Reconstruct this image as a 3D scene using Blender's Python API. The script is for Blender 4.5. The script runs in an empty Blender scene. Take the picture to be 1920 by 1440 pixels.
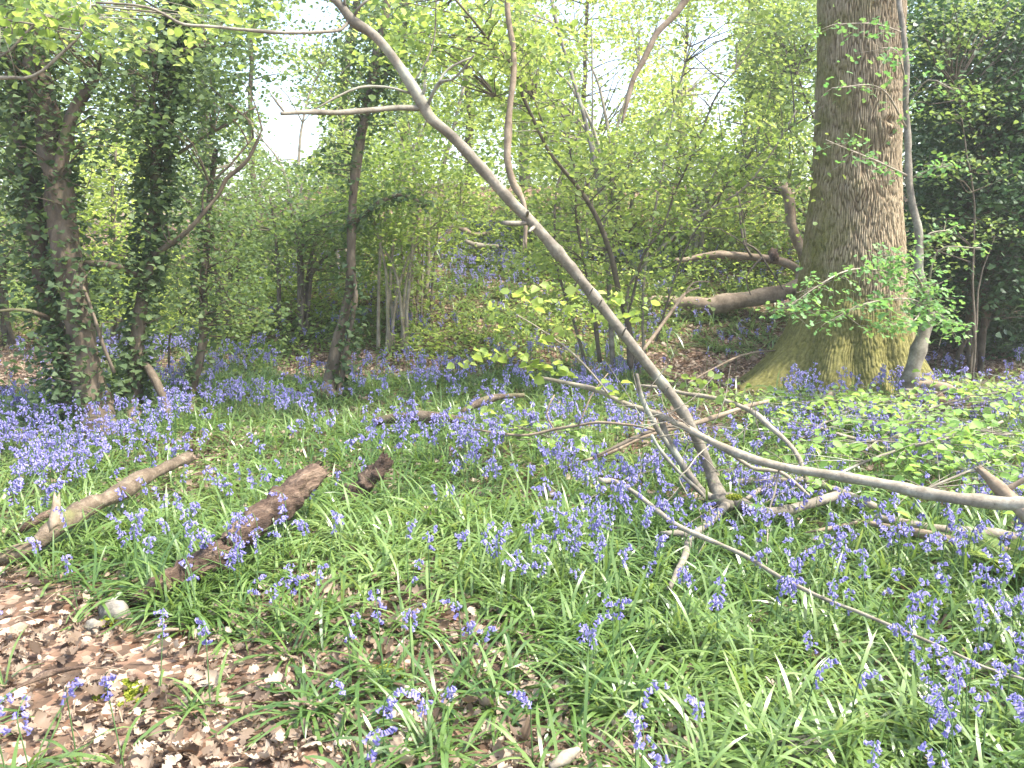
import bpy, math
import numpy as np
from mathutils import Vector
rng = np.random.default_rng(11)
R = math.radians
# ------------------------------------------------------------------ camera model
FPX = 1598.0; PITCH = R(10.0); CAMZ = 1.55
CAM = np.array([0.0, 0.0, CAMZ])
FW = np.array([0, math.cos(PITCH), -math.sin(PITCH)])
UP = np.array([0, math.sin(PITCH), math.cos(PITCH)])
RT = np.array([1.0, 0, 0])
def ray(px, py): return FW + (px-960)/FPX*RT - (py-720)/FPX*UP
def P(px, py, d): return CAM + ray(px, py)*d
def proj(pts):
    v = np.asarray(pts) - CAM
    d = np.maximum(v @ FW, 0.05)
    return 960 + (v @ RT)/d*FPX, 720 - (v @ UP)/d*FPX, d

# ------------------------------------------------------------------ noise
def _h(ix, iy, iz, s):
    n = (ix*374761393 + iy*668265263 + iz*1274126177 + s*974711) & 0xFFFFFFFF
    n = ((n ^ (n >> 13))*1274126177) & 0xFFFFFFFF
    n = (n ^ (n >> 16)) & 0xFFFFFF
    return n/float(0xFFFFFF)
def vnoise(p, scale=1.0, seed=0):
    p = np.asarray(p, float)*scale
    i = np.floor(p).astype(np.int64); f = p - i; f = f*f*(3-2*f)
    out = 0
    for dx in (0, 1):
        for dy in (0, 1):
            for dz in (0, 1):
                w = (f[..., 0] if dx else 1-f[..., 0])*(f[..., 1] if dy else 1-f[..., 1])*(f[..., 2] if dz else 1-f[..., 2])
                out = out + w*_h(i[..., 0]+dx, i[..., 1]+dy, i[..., 2]+dz, seed)
    return out*2-1
def fbm(p, scale=1.0, seed=0, octs=3):
    a, t = 1.0, 0
    for o in range(octs):
        t = t + a*vnoise(p, scale*2**o, seed+o*7); a *= .5
    return t
def sstep(t): t = np.clip(t, 0, 1); return t*t*(3-2*t)

# ------------------------------------------------------------------ terrain
def ground(x, y):
    x = np.asarray(x, float); y = np.asarray(y, float)
    start = 9.3 + 3.2*sstep((-x-3.2)/3.0) + 3.0*sstep((x-5.2)/2.5)
    hill = 2.35*sstep((y-start)/8.7) + .05*np.maximum(y-start-6, 0)
    hill = hill*(1 - .35*sstep((-x-4)/5))
    p = np.stack([x, y, np.zeros_like(x)], -1)
    bumps = .035*fbm(p, .8, 3, 3)*sstep((y+1)/3) + .10*fbm(p, .33, 9, 2)*sstep((y-6)/6)
    mound = .10*np.exp(-((x-3.35)**2+(y-7.9)**2)/1.4)
    return hill + bumps + mound
def G(px, py):
    """the point of the ground that the photograph shows at this pixel, and its depth"""
    r = ray(px, py); d = np.arange(1.2, 60, .02)
    pts = CAM + r*d[:, None]
    under = pts[:, 2] < ground(pts[:, 0], pts[:, 1])
    k = int(np.argmax(under)) if under.any() else len(d)-1
    return pts[k], float(d[k])
def GD(px, depth):
    """the ground point in image column px at this depth"""
    x = (px-960)/FPX*depth; y = depth*math.cos(PITCH)+.0
    for _ in range(4):
        z = float(ground(x, y)); y = (depth + (z-CAMZ)*math.sin(PITCH))/math.cos(PITCH)
    return np.array([x, y, float(ground(x, y))])

# ------------------------------------------------------------------ mesh collecting
class MB:
    def __init__(s): s.V = []; s.T = []; s.Q = []; s.A = []; s.n = 0
    def add(s, V, quads=None, tris=None, rnd=None):
        V = np.asarray(V, np.float32).reshape(-1, 3)
        if quads is not None and len(quads): s.Q.append(np.asarray(quads, np.int64).reshape(-1, 4)+s.n)
        if tris is not None and len(tris): s.T.append(np.asarray(tris, np.int64).reshape(-1, 3)+s.n)
        a = np.full(len(V), .5, np.float32) if rnd is None else np.broadcast_to(np.asarray(rnd, np.float32), (len(V),))
        s.V.append(V); s.A.append(a); s.n += len(V)
        return s
    def build(s, name, mat, parent=None, smooth=True, origin=None):
        V = np.concatenate(s.V) if s.V else np.zeros((0, 3), np.float32)
        Q = np.concatenate(s.Q) if s.Q else np.zeros((0, 4), np.int64)
        T = np.concatenate(s.T) if s.T else np.zeros((0, 3), np.int64)
        A = np.concatenate(s.A) if s.A else np.zeros(0, np.float32)
        me = bpy.data.meshes.new(name)
        if origin is not None: V = V - np.asarray(origin, np.float32)
        me.vertices.add(len(V)); me.vertices.foreach_set('co', V.astype(np.float32).ravel())
        loops = np.concatenate([Q.ravel(), T.ravel()]).astype(np.int32)
        me.loops.add(len(loops)); me.loops.foreach_set('vertex_index', loops)
        nq, nt = len(Q), len(T)
        me.polygons.add(nq+nt)
        st = np.concatenate([np.arange(nq)*4, nq*4+np.arange(nt)*3]).astype(np.int32)
        me.polygons.foreach_set('loop_start', st)
        me.polygons.foreach_set('use_smooth', np.full(nq+nt, smooth))
        at = me.attributes.new('rnd', 'FLOAT', 'POINT'); at.data.foreach_set('value', A.astype(np.float32))
        me.update(calc_edges=True); me.validate()
        for m in (mat if isinstance(mat, (list, tuple)) else [mat]): me.materials.append(m)
        return link(name, me, parent, origin)
def link(name, me, parent=None, origin=None):
    o = bpy.data.objects.new(name, me); bpy.context.scene.collection.objects.link(o)
    if origin is not None: o.location = Vector([float(c) for c in origin])
    if parent is not None:
        o.parent = parent
        if origin is None: o.location = -parent.location      # meshes built in world coordinates
        else: o.location = o.location - parent.location
    return o
def tag(o, label=None, cat=None, group=None, kind=None):
    if label: o['label'] = label
    if cat: o['category'] = cat
    if group: o['group'] = group
    if kind: o['kind'] = kind
    return o
def thing(name, label, cat, loc, group=None):
    o = bpy.data.objects.new(name, None); bpy.context.scene.collection.objects.link(o)
    o.location = Vector([float(c) for c in loc]); o.empty_display_size = .1
    return tag(o, label, cat, group)

# ------------------------------------------------------------------ tubes (trunks, branches, logs)
def smooth_path(pts, step):
    pts = np.asarray(pts, float)
    if len(pts) == 2: pts = np.array([pts[0], (pts[0]+pts[1])/2, pts[1]])
    ext = np.vstack([2*pts[0]-pts[1], pts, 2*pts[-1]-pts[-2]])
    out = []
    for i in range(1, len(ext)-2):
        p0, p1, p2, p3 = ext[i-1:i+3]
        n = max(2, int(np.linalg.norm((p2-p1)[:3])/step))
        t = np.linspace(0, 1, n, endpoint=False)[:, None]
        out.append(.5*((2*p1)+(-p0+p2)*t+(2*p0-5*p1+4*p2-p3)*t*t+(-p0+3*p1-3*p2+p3)*t**3))
    out.append(ext[-2][None]); return np.vstack(out)
def tube(mb, pts, rad, sides=10, step=.08, wob=.0, rough=.06, rscale=6., seed=0, cap=True, knots=0, ragged=0., flat=1.):
    """pts n x 3, rad n radii in metres; a noisy tapering tube along a smooth path"""
    C = smooth_path(np.column_stack([pts, rad]), step)
    c, r = C[:, :3], np.maximum(C[:, 3], .0006)
    if wob: c = c + wob*np.stack([fbm(c, 1.7, seed+1), fbm(c, 1.7, seed+2), fbm(c, 1.7, seed+3)], -1)
    t = np.gradient(c, axis=0); t /= np.linalg.norm(t, axis=1)[:, None]+1e-9
    u = np.zeros_like(c); a = np.array([0., 0, 1]) if abs(t[0, 2]) < .8 else np.array([0, 1., 0])
    for i in range(len(c)):
        a = a - t[i]*(a @ t[i]); a /= np.linalg.norm(a)+1e-9; u[i] = a
    w = np.cross(t, u)
    if knots:
        ks = np.random.default_rng(seed+5)
        for _ in range(knots):
            k = ks.integers(2, len(c)-1); r = r*(1+.16*np.exp(-((np.arange(len(c))-k)/1.0)**2))
    th = np.linspace(0, 2*np.pi, sides, endpoint=False)
    ring = (np.cos(th)[None, :, None]*u[:, None, :] + flat*np.sin(th)[None, :, None]*w[:, None, :])
    base = c[:, None, :] + ring*r[:, None, None]
    nz = fbm(base, rscale, seed, 3)
    V = c[:, None, :] + ring*(r[:, None]*(1+rough*nz*1.6))[..., None]
    if ragged:
        rr = np.random.default_rng(seed+3).uniform(-1, 1, sides)*ragged
        V[-1] += t[-1]*rr[:, None]; V[0] -= t[0]*rr[::-1, None]
    n, m = len(c), sides
    i = np.arange(n-1)[:, None]*m; j = np.arange(m)[None]; j2 = (j+1) % m
    q = np.stack([i+j, i+j2, i+m+j2, i+m+j], -1).reshape(-1, 4)
    V = V.reshape(-1, 3); tr = []
    if cap:
        k = len(V); V = np.vstack([V, c[:1]-t[:1]*r[0]*.15, c[-1:]-t[-1:]*r[-1]*(.5 if ragged else -.3)])
        for jj in range(m):
            tr.append((k, (jj+1) % m, jj)); tr.append((k+1, (n-1)*m+jj, (n-1)*m+(jj+1) % m))
    mb.add(V, q, tr, rnd=.5)
    return c, r
LIFT = [.04]
def pix_path(L):
    """[(px, py, depth, width_px)] -> points and radii"""
    # nothing may run underground: a point the photograph shows on the floor lies at least LIFT above it
    D = [min(d, G(min(max(a, -400), 2300), b)[1]*(1-LIFT[0]/CAMZ)) if b > 560 else d for a, b, d, w in L]
    pts = np.array([P(a, b, d) for (a, b, _, w), d in zip(L, D)]); rad = np.array([w*.5*d/FPX for (a, b, _, w), d in zip(L, D)])
    return pts, rad
def pt(mb, L, **k):
    p, r = pix_path(L); return tube(mb, p, r, **k)
def branch(L, mat, parent, name='branch', **k):
    mb = MB(); pt(mb, L, **k); return mb.build(name, mat, parent)

# ------------------------------------------------------------------ leaves
LEAF = np.array([(0, 0, 0), (-.36, .28, .10), (-.33, .68, .08), (0, 1, -.10), (.33, .68, .08), (.36, .28, .10)], float)
LEAFQ = np.array([(0, 3, 2, 1), (0, 5, 4, 3)])
IVY = np.array([(0, 0, 0), (-.5, .12, .05), (-.34, .5, .06), (0, 1, -.05), (.34, .5, .06), (.5, .12, .05)], float)
# lobed leaf (oak, hawthorn): outline in pairs either side of the midrib
_ly = [0, .12, .22, .34, .44, .56, .66, .78, .88, 1.0]
_lw = [.02, .14, .09, .26, .13, .33, .17, .30, .17, .04]
LOBE = np.array([(s*w, y, .10*w*1.5+.05*math.sin(y*6)) for y, w in zip(_ly, _lw) for s in (-1, 0, 1)], float)
LOBE[1::3, 2] -= .03
_q = []
for _i in range(len(_ly)-1):
    _q += [(_i*3, _i*3+1, _i*3+4, _i*3+3), (_i*3+1, _i*3+2, _i*3+5, _i*3+4)]
LOBEQ = np.array(_q)
HAW = LOBE[[0, 1, 2, 9, 10, 11, 12, 13, 14, 21, 22, 23, 27, 28, 29]]
HAWQ = np.array([(i*3+a, i*3+a+1, i*3+a+4, i*3+a+3) for i in range(4) for a in (0, 1)])
def frames(n, droop=.35, tilt=.6, out=None, g=rng):
    """random leaf frames: y = leaf axis, z = leaf normal; columns of the returned n x 3 x 3"""
    az = g.uniform(0, 2*np.pi, n)
    Y = np.stack([np.cos(az), np.sin(az), g.normal(-droop, .35, n)], -1)
    if out is not None: Y = Y + 1.3*out
    Y /= np.linalg.norm(Y, axis=1)[:, None]
    Z = np.stack([g.normal(0, tilt, n), g.normal(0, tilt, n), np.ones(n)], -1)
    Z -= Y*(Z*Y).sum(1)[:, None]; Z /= np.linalg.norm(Z, axis=1)[:, None]+1e-9
    X = np.cross(Y, Z)
    return np.stack([X, Y, Z], -1)
def scatter(mb, tmpl, quads, pos, M, size, rnd=None, curl=None, wide=None):
    n, k = len(pos), len(tmpl)
    if n == 0: return
    T = np.broadcast_to(tmpl, (n, k, 3)).copy()
    if curl is not None: T[..., 2] += curl[:, None]*((T[..., 1]-.5)**2*2.2 + T[..., 0]**2*1.5)
    if wide is not None: T[..., 0] *= wide[:, None]
    V = pos[:, None, :] + np.einsum('nij,nkj->nki', M, T)*np.asarray(size).reshape(-1, 1, 1)
    q = (quads[None]+np.arange(n)[:, None, None]*k).reshape(-1, 4)
    r = rng.random(n) if rnd is None else rnd
    mb.add(V.reshape(-1, 3), q, rnd=np.repeat(r, k))
# gaps in the leaves through which the photograph shows sky: (x, y, rx, ry, share of leaves gone)
GAPS = []
def thin(pos, g=rng):
    if not len(pos) or not GAPS: return pos
    x, y, d = proj(pos); keep = np.ones(len(pos), bool)
    for (cx, cy, rx, ry, s) in GAPS:
        e = ((x-cx)/rx)**2+((y-cy)/ry)**2
        keep &= ~((e < 1) & (g.random(len(pos)) < s*np.clip((1-e)*2.2, 0, 1)))
    return pos[keep]
def sprays(centers, n_each, spread, flat=.35, g=rng):
    """leaf positions around spray centres, in flattish layers"""
    c = np.repeat(np.asarray(centers), n_each, axis=0)
    o = g.normal(0, 1, c.shape)*spread; o[:, 2] *= flat
    a = g.normal(0, .35, (len(centers), 2)).repeat(n_each, axis=0)
    o[:, 2] += o[:, 0]*a[:, 0]+o[:, 1]*a[:, 1]
    return c+o
def ellipsoid(c, r, n, shell=.35, g=rng):
    v = g.normal(0, 1, (n, 3)); v /= np.linalg.norm(v, axis=1)[:, None]
    u = g.random(n)**shell
    return np.asarray(c)+v*u[:, None]*np.asarray(r)
def leafmesh(pos, size, mat, name, parent, tmpl='leaf', droop=.35, tilt=.6, shade=(0, 1), out=None, th=True):
    if th: pos = thin(pos)
    t, q = {'leaf': (LEAF, LEAFQ), 'ivy': (IVY, LEAFQ), 'haw': (HAW, HAWQ), 'lobe': (LOBE, LOBEQ)}[tmpl]
    mb = MB(); n = len(pos)
    # neighbouring leaves share some of their tint, as leaves of one shoot do
    r = np.clip(.5+.35*fbm(pos, 1.3, 21, 2)+rng.normal(0, .2, n), 0, 1)*(shade[1]-shade[0])+shade[0]
    scatter(mb, t, q, pos, frames(n, droop, tilt, out), size*rng.uniform(.6, 1.25, n), r, curl=rng.normal(0, .25, n))
    return mb.build(name, mat, parent)

# ------------------------------------------------------------------ materials
def newmat(name):
    m = bpy.data.materials.new(name); m.use_nodes = True; m.node_tree.nodes.clear(); return m, m.node_tree
def node(nt, t, **k):
    n = nt.nodes.new(t)
    for a, b in k.items():
        if a.startswith('i_'):
            n.inputs[a[2:].replace('_', ' ')].default_value = b
        else: setattr(n, a, b)
    return n
def ramp(nt, stops, fac):
    r = nt.nodes.new('ShaderNodeValToRGB'); e = r.color_ramp.elements
    while len(e) < len(stops): e.new(.5)
    for el, (p, c) in zip(e, stops): el.position = p; el.color = (*c, 1)
    nt.links.new(fac, r.inputs[0]); return r.outputs[0]
def leaf_mat(name, cols, trans, tf=.4, rough=.5, spec=.35):
    m, nt = newmat(name); L = nt.links.new
    a = node(nt, 'ShaderNodeAttribute', attribute_name='rnd')
    st = [(i/(len(cols)-1), c) for i, c in enumerate(cols)]
    col = ramp(nt, st, a.outputs['Fac'])
    p = node(nt, 'ShaderNodeBsdfPrincipled', i_Roughness=rough); p.inputs['Specular IOR Level'].default_value = spec
    L(col, p.inputs['Base Color'])
    t = node(nt, 'ShaderNodeBsdfTranslucent')
    st2 = [(i/(len(trans)-1), c) for i, c in enumerate(trans)]
    L(ramp(nt, st2, a.outputs['Fac']), t.inputs[0])
    mx = node(nt, 'ShaderNodeMixShader'); mx.inputs[0].default_value = tf
    L(p.outputs[0], mx.inputs[1]); L(t.outputs[0], mx.inputs[2])
    o = node(nt, 'ShaderNodeOutputMaterial'); L(mx.outputs[0], o.inputs[0]); return m
def bark_mat(name, cols, scale=9., stretch=(1, 1, 1), bump=.35, bdist=.01, rough=.85, moss=None, mossamt=0., speck=None, top=0., grain=None):
    m, nt = newmat(name); L = nt.links.new
    g = node(nt, 'ShaderNodeNewGeometry')
    mp = node(nt, 'ShaderNodeMapping'); mp.inputs['Scale'].default_value = stretch
    if grain: mp.vector_type = 'TEXTURE'; mp.inputs['Rotation'].default_value = (0, 0, R(grain)); mp.inputs['Scale'].default_value = (6, 1, 1)
    L(g.outputs['Position'], mp.inputs[0])
    n1 = node(nt, 'ShaderNodeTexNoise', i_Scale=scale, i_Detail=6., i_Roughness=.65); L(mp.outputs[0], n1.inputs['Vector'])
    n2 = node(nt, 'ShaderNodeTexNoise', i_Scale=scale*5, i_Detail=4., i_Roughness=.7); L(mp.outputs[0], n2.inputs['Vector'])
    mixf = node(nt, 'ShaderNodeMath', operation='MULTIPLY_ADD'); L(n2.outputs['Fac'], mixf.inputs[0]); mixf.inputs[1].default_value = .45
    sub = node(nt, 'ShaderNodeMath', operation='MULTIPLY_ADD'); L(n1.outputs['Fac'], sub.inputs[0]); sub.inputs[1].default_value = 1.1; sub.inputs[2].default_value = -.27
    L(sub.outputs[0], mixf.inputs[2])
    st = [(.2+.6*i/(len(cols)-1), c) for i, c in enumerate(cols)]
    col = ramp(nt, st, mixf.outputs[0])
    if speck:
        v = node(nt, 'ShaderNodeTexNoise', i_Scale=scale*9, i_Detail=2.); L(mp.outputs[0], v.inputs['Vector'])
        rr = ramp(nt, [(.68, (0, 0, 0)), (.74, (1, 1, 1))], v.outputs['Fac'])
        mx = node(nt, 'ShaderNodeMixRGB'); L(rr, mx.inputs[0]); L(col, mx.inputs[1]); mx.inputs[2].default_value = (*speck, 1); col = mx.outputs[0]
    if moss:
        v = node(nt, 'ShaderNodeTexNoise', i_Scale=2.3, i_Detail=5., i_Roughness=.6); L(g.outputs['Position'], v.inputs['Vector'])
        sx = node(nt, 'ShaderNodeSeparateXYZ'); L(g.outputs['Normal'], sx.inputs[0])
        ad = node(nt, 'ShaderNodeMath', operation='MULTIPLY_ADD'); L(sx.outputs['Z'], ad.inputs[0]); ad.inputs[1].default_value = top; L(v.outputs['Fac'], ad.inputs[2])
        rr = ramp(nt, [(.72-mossamt, (0, 0, 0)), (.86-mossamt, (1, 1, 1))], ad.outputs[0])
        mx = node(nt, 'ShaderNodeMixRGB'); L(rr, mx.inputs[0]); L(col, mx.inputs[1]); mx.inputs[2].default_value = (*moss, 1); col = mx.outputs[0]
    p = node(nt, 'ShaderNodeBsdfPrincipled', i_Roughness=rough); p.inputs['Specular IOR Level'].default_value = .25
    L(col, p.inputs['Base Color'])
    b = node(nt, 'ShaderNodeBump', i_Strength=bump, i_Distance=bdist); L(mixf.outputs[0], b.inputs['Height']); L(b.outputs[0], p.inputs['Normal'])
    o = node(nt, 'ShaderNodeOutputMaterial'); L(p.outputs[0], o.inputs[0]); return m

M = {}
M['fresh'] = leaf_mat('fresh_leaf', [(.10, .165, .04), (.16, .235, .06), (.24, .31, .10)], [(.26, .37, .06), (.40, .50, .10), (.54, .60, .18)], .52)
M['mid'] = leaf_mat('green_leaf', [(.065, .115, .04), (.11, .17, .06), (.17, .235, .09)], [(.16, .25, .05), (.26, .36, .08), (.38, .46, .13)], .45)
M['yellow'] = leaf_mat('sunlit_leaf', [(.15, .23, .05), (.23, .31, .07), (.32, .39, .12)], [(.38, .50, .08), (.50, .60, .12), (.62, .68, .20)], .55)
M['ivy'] = leaf_mat('ivy_leaf', [(.045, .08, .035), (.085, .13, .055), (.15, .20, .09)], [(.09, .15, .04), (.15, .23, .06), (.24, .33, .10)], .35, .55, .25)
M['holly'] = leaf_mat('holly_leaf', [(.035, .07, .03), (.06, .11, .045), (.08, .15, .06)], [(.04, .09, .03), (.06, .14, .04), (.10, .22, .06)], .25, .45, .4)
M['haw'] = leaf_mat('hawthorn_leaf', [(.09, .21, .07), (.14, .28, .09), (.20, .34, .10)], [(.16, .38, .08), (.25, .46, .10), (.34, .52, .12)], .45)
M['blade'] = leaf_mat('strap_leaf', [(.06, .12, .03), (.12, .20, .048), (.21, .29, .10)], [(.14, .25, .04), (.27, .38, .07), (.42, .49, .14)], .35, .30, .6)
M['pale'] = leaf_mat('pale_hazel_leaf', [(.15, .27, .07), (.22, .36, .09), (.32, .45, .14)], [(.26, .44, .08), (.38, .55, .11), (.5, .64, .16)], .45, .5, .3)
M['stem'] = leaf_mat('flower_stem', [(.08, .16, .05), (.12, .20, .07)], [(.10, .2, .05), (.12, .22, .05)], .2)
M['bell'] = leaf_mat('bluebell_petal', [(.19, .17, .42), (.27, .25, .51), (.39, .36, .62)], [(.28, .26, .56), (.40, .37, .66), (.53, .50, .76)], .35, .6, .2)
M['litter'] = leaf_mat('dead_leaf', [(.05, .033, .022), (.14, .10, .066), (.27, .205, .145), (.44, .36, .27)], [(.2, .1, .05), (.3, .18, .1), (.4, .26, .16), (.5, .36, .24)], .15, .6, .3)
M['mossleaf'] = leaf_mat('moss_frond', [(.12, .16, .02), (.22, .26, .03), (.32, .33, .05)], [(.2, .26, .02), (.3, .36, .04), (.36, .4, .05)], .3, .8, .1)
M['hazelbark'] = bark_mat('smooth_grey_bark', [(.075, .064, .048), (.165, .145, .11), (.30, .27, .21)], 11, bump=.6, bdist=.006, speck=(.05, .04, .028), moss=(.34, .35, .27), mossamt=.17)
M['palebark'] = bark_mat('pale_bark', [(.12, .10, .07), (.245, .21, .155), (.41, .37, .285)], 12, bump=.55, bdist=.006, speck=(.09, .07, .045), moss=(.20, .20, .11), mossamt=.12)
M['darkbark'] = bark_mat('dark_bark', [(.05, .042, .03), (.11, .09, .065), (.19, .16, .12)], 9, bump=.5, bdist=.01, moss=(.10, .12, .04), mossamt=.12)
M['ivybark'] = bark_mat('brown_tree_bark', [(.05, .038, .026), (.115, .088, .06), (.21, .17, .12)], 8, (1, 1, .35), bump=.6, bdist=.02, moss=(.10, .13, .04), mossamt=.12)
M['deadwood'] = bark_mat('dead_wood', [(.09, .066, .043), (.21, .16, .108), (.36, .29, .205)], 8, bump=.45, bdist=.01)
M['rotten'] = bark_mat('rotten_wood', [(.018, .012, .009), (.085, .055, .037), (.27, .195, .135)], 16, bump=1., bdist=.03, grain=59, moss=(.15, .17, .04), mossamt=.08)
M['mossylog'] = bark_mat('mossy_log', [(.05, .036, .024), (.12, .09, .06), (.25, .20, .14)], 16, bump=.7, bdist=.02, moss=(.13, .14, .05), mossamt=.16, top=.05)
M['stone'] = bark_mat('stone', [(.09, .08, .06), (.17, .155, .125), (.28, .26, .22)], 14, bump=.5, bdist=.01, moss=(.10, .12, .04), mossamt=.2, top=.1)
M['boulder'] = bark_mat('mossy_boulder', [(.03, .03, .022), (.065, .065, .045), (.12, .115, .085)], 14, bump=.7, bdist=.02, moss=(.06, .07, .025), mossamt=.12)
GAPS += [(545, 250, 70, 62, .97), (590, 40, 80, 45, .7), (1135, 165, 52, 90, .75), (1335, 120, 50, 125, .7), (1060, 20, 80, 28, .5),
         (505, 160, 60, 60, .6), (1230, 50, 50, 40, .4), (860, 260, 40, 40, .25), (430, 300, 40, 50, .5), (1375, 230, 45, 70, .5)]
# ================================================================== OAK
def make_oak():
    c0 = GD(1608, 8.35); cx, cy, cz = c0
    root = thing('oak_tree', 'massive old oak trunk with deeply ridged brown bark and mossy flared roots', 'tree', c0)
    nth, nz = 720, 620
    zs = np.linspace(-.25, 5.6, nz); th = np.linspace(0, 2*np.pi, nth, endpoint=False)
    T, Z = np.meshgrid(th, zs)
    # radius profile read off the silhouette: the trunk swells towards the ground
    rad = np.interp(zs, [-.25, -.05, .12, .3, .55, .85, 1.3, 1.8, 2.4, 3.2, 4.2, 5.6], [.92, .74, .65, .595, .56, .515, .455, .405, .375, .375, .37, .36])[:, None]
    lean = np.interp(zs, [-.25, .3, 1, 2, 3, 4.5, 5.6], [-.08, -.11, -.13, -.155, -.19, -.26, -.32])
    flare = np.clip((.75-Z)/.75, 0, 1)**1.6
    # root buttresses at uneven angles: (angle, reach, narrowness); -y faces the camera
    but = [(R(192), .48, 4.5), (R(238), .25, 6.), (R(268), .17, 7.), (R(300), .27, 6), (R(345), .20, 5), (R(40), .4, 5), (R(95), .4, 5), (R(150), .4, 5)]
    extra = 0
    for a, k, w in but:
        dth = np.abs((T-a+np.pi) % (2*np.pi)-np.pi)
        extra = extra + k*np.exp(-(dth*w)**2*.5)*flare**1.15
    fold = 0
    for a, k in ((R(252), .05), (R(283), .06), (R(318), .05), (R(215), .05)):
        dth = np.abs((T-a+np.pi) % (2*np.pi)-np.pi); fold = fold - k*np.exp(-(dth*14)**2*.5)*np.clip((1.1-Z)/1.1, 0, 1)
    r = rad + extra + fold
    p3 = np.stack([np.cos(T)*.45, np.sin(T)*.45, Z], -1)
    r = r + .018*fbm(p3, 1.6, 4, 3)
    # bark: long plates parted by wandering furrows (cells stretched up the trunk)
    cw = 2*np.pi/140; ch = .15
    wx = T/cw + .75*fbm(p3*[1, 1, .7], 5.0, 31, 3); wz = Z/ch + .5*fbm(p3, 5, 77, 2)
    # burrs bend the grain round them
    burr = [(R(289), 2.40, .17), (R(253), 1.86, .16), (R(252), .72, .10)]
    for a, zc, s in burr:
        du = ((T-a+np.pi) % (2*np.pi)-np.pi)*.43; dz = Z-zc; e = np.exp(-(du**2+dz**2)/s**2)
        wx = wx + 3.0*e*np.sign(du)*np.abs(du)/s*-.8; wz = wz + 1.2*e*np.cos(du/s*3)
        r = r + .055*np.exp(-(du**2+dz**2)/(s*.8)**2)
    ix, iz = np.floor(wx).astype(np.int64), np.floor(wz).astype(np.int64)
    F1 = np.full(T.shape, 9.); F2 = np.full(T.shape, 9.); ID = np.zeros(T.shape)
    for dx in (-1, 0, 1):
        for dz in (-1, 0, 1):
            jx, jz = (ix+dx) % 140, iz+dz
            ox, oz = _h(jx, jz, jx*0, 5), _h(jx, jz, jx*0, 6)
            d = np.hypot(ix+dx+ox-wx, (iz+dz+oz-wz)*.8)
            F2 = np.where(d < F1, F1, np.minimum(F2, d)); ID = np.where(d < F1, _h(jx, jz, jx*0, 8), ID); F1 = np.minimum(F1, d)
    ridge = sstep((F2-F1)/.34)
    deep = np.interp(Z, [-.2, .15, .7, 1.2], [.008, .012, .0135, .015])
    r = r + deep*(ridge-.6)*(.7+.6*ID) + .0035*fbm(p3, 38, 2, 2)
    for a, zc, s in ((R(290), 2.44, .032), (R(292), 2.33, .022)):     # hollow eye of the old branch scar
        du = ((T-a+np.pi) % (2*np.pi)-np.pi)*.43; r = r - .07*np.exp(-(du**2/(s*1.5)**2+(Z-zc)**2/s**2))
    X = cx+lean[:, None]+np.cos(T)*r; Y = cy+np.sin(T)*r
    gz = ground(X, Y)
    Zw = np.where(Z < .12, gz + (Z+.0)*1.0, cz+Z); b = sstep((Z-.05)/.6); Zw = (1-b)*(gz+Z) + b*(cz+Z)
    V = np.stack([X, Y, Zw], -1).reshape(-1, 3)
    i = np.arange(nz-1)[:, None]*nth; j = np.arange(nth)[None]; j2 = (j+1) % nth
    q = np.stack([i+j, i+j2, i+nth+j2, i+nth+j], -1).reshape(-1, 4)
    m, nt = newmat('oak_bark'); L = nt.links.new
    at = node(nt, 'ShaderNodeAttribute', attribute_name='rnd'); g = node(nt, 'ShaderNodeNewGeometry')
    n1 = node(nt, 'ShaderNodeTexNoise', i_Scale=30., i_Detail=5., i_Roughness=.7); L(g.outputs['Position'], n1.inputs['Vector'])
    ad = node(nt, 'ShaderNodeMath', operation='MULTIPLY_ADD'); L(n1.outputs['Fac'], ad.inputs[0]); ad.inputs[1].default_value = .5
    s2 = node(nt, 'ShaderNodeMath', operation='MULTIPLY_ADD'); L(at.outputs['Fac'], s2.inputs[0]); s2.inputs[1].default_value = .95; s2.inputs[2].default_value = -.22; L(s2.outputs[0], ad.inputs[2])
    col = ramp(nt, [(.12, (.095, .067, .039)), (.5, (.205, .155, .092)), (.85, (.33, .265, .17))], ad.outputs[0])
    # moss: thick low down, thinning up the shaded left side
    sp = node(nt, 'ShaderNodeSeparateXYZ'); L(g.outputs['Position'], sp.inputs[0])
    n2 = node(nt, 'ShaderNodeTexNoise', i_Scale=3.2, i_Detail=6., i_Roughness=.65); L(g.outputs['Position'], n2.inputs['Vector'])
    h = node(nt, 'ShaderNodeMapRange'); L(sp.outputs['Z'], h.inputs['Value']); h.inputs[1].default_value = cz+.05; h.inputs[2].default_value = cz+1.25; h.inputs[3].default_value = .72; h.inputs[4].default_value = .0
    hx = node(nt, 'ShaderNodeMapRange'); L(sp.outputs['X'], hx.inputs['Value']); hx.inputs[1].default_value = cx-.55; hx.inputs[2].default_value = cx+.15; hx.inputs[3].default_value = .27; hx.inputs[4].default_value = -.06
    a1 = node(nt, 'ShaderNodeMath', operation='ADD'); L(h.outputs[0], a1.inputs[0]); L(hx.outputs[0], a1.inputs[1])
    a2 = node(nt, 'ShaderNodeMath', operation='ADD'); L(a1.outputs[0], a2.inputs[0]); L(n2.outputs['Fac'], a2.inputs[1])
    mf = ramp(nt, [(.62, (0, 0, 0)), (.90, (.85, .85, .85))], a2.outputs[0])
    mcol = ramp(nt, [(.35, (.075, .08, .018)), (.65, (.20, .185, .048))], n1.outputs['Fac'])
    mx = node(nt, 'ShaderNodeMixRGB'); L(mf, mx.inputs[0]); L(col, mx.inputs[1]); L(mcol, mx.inputs[2])
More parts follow.
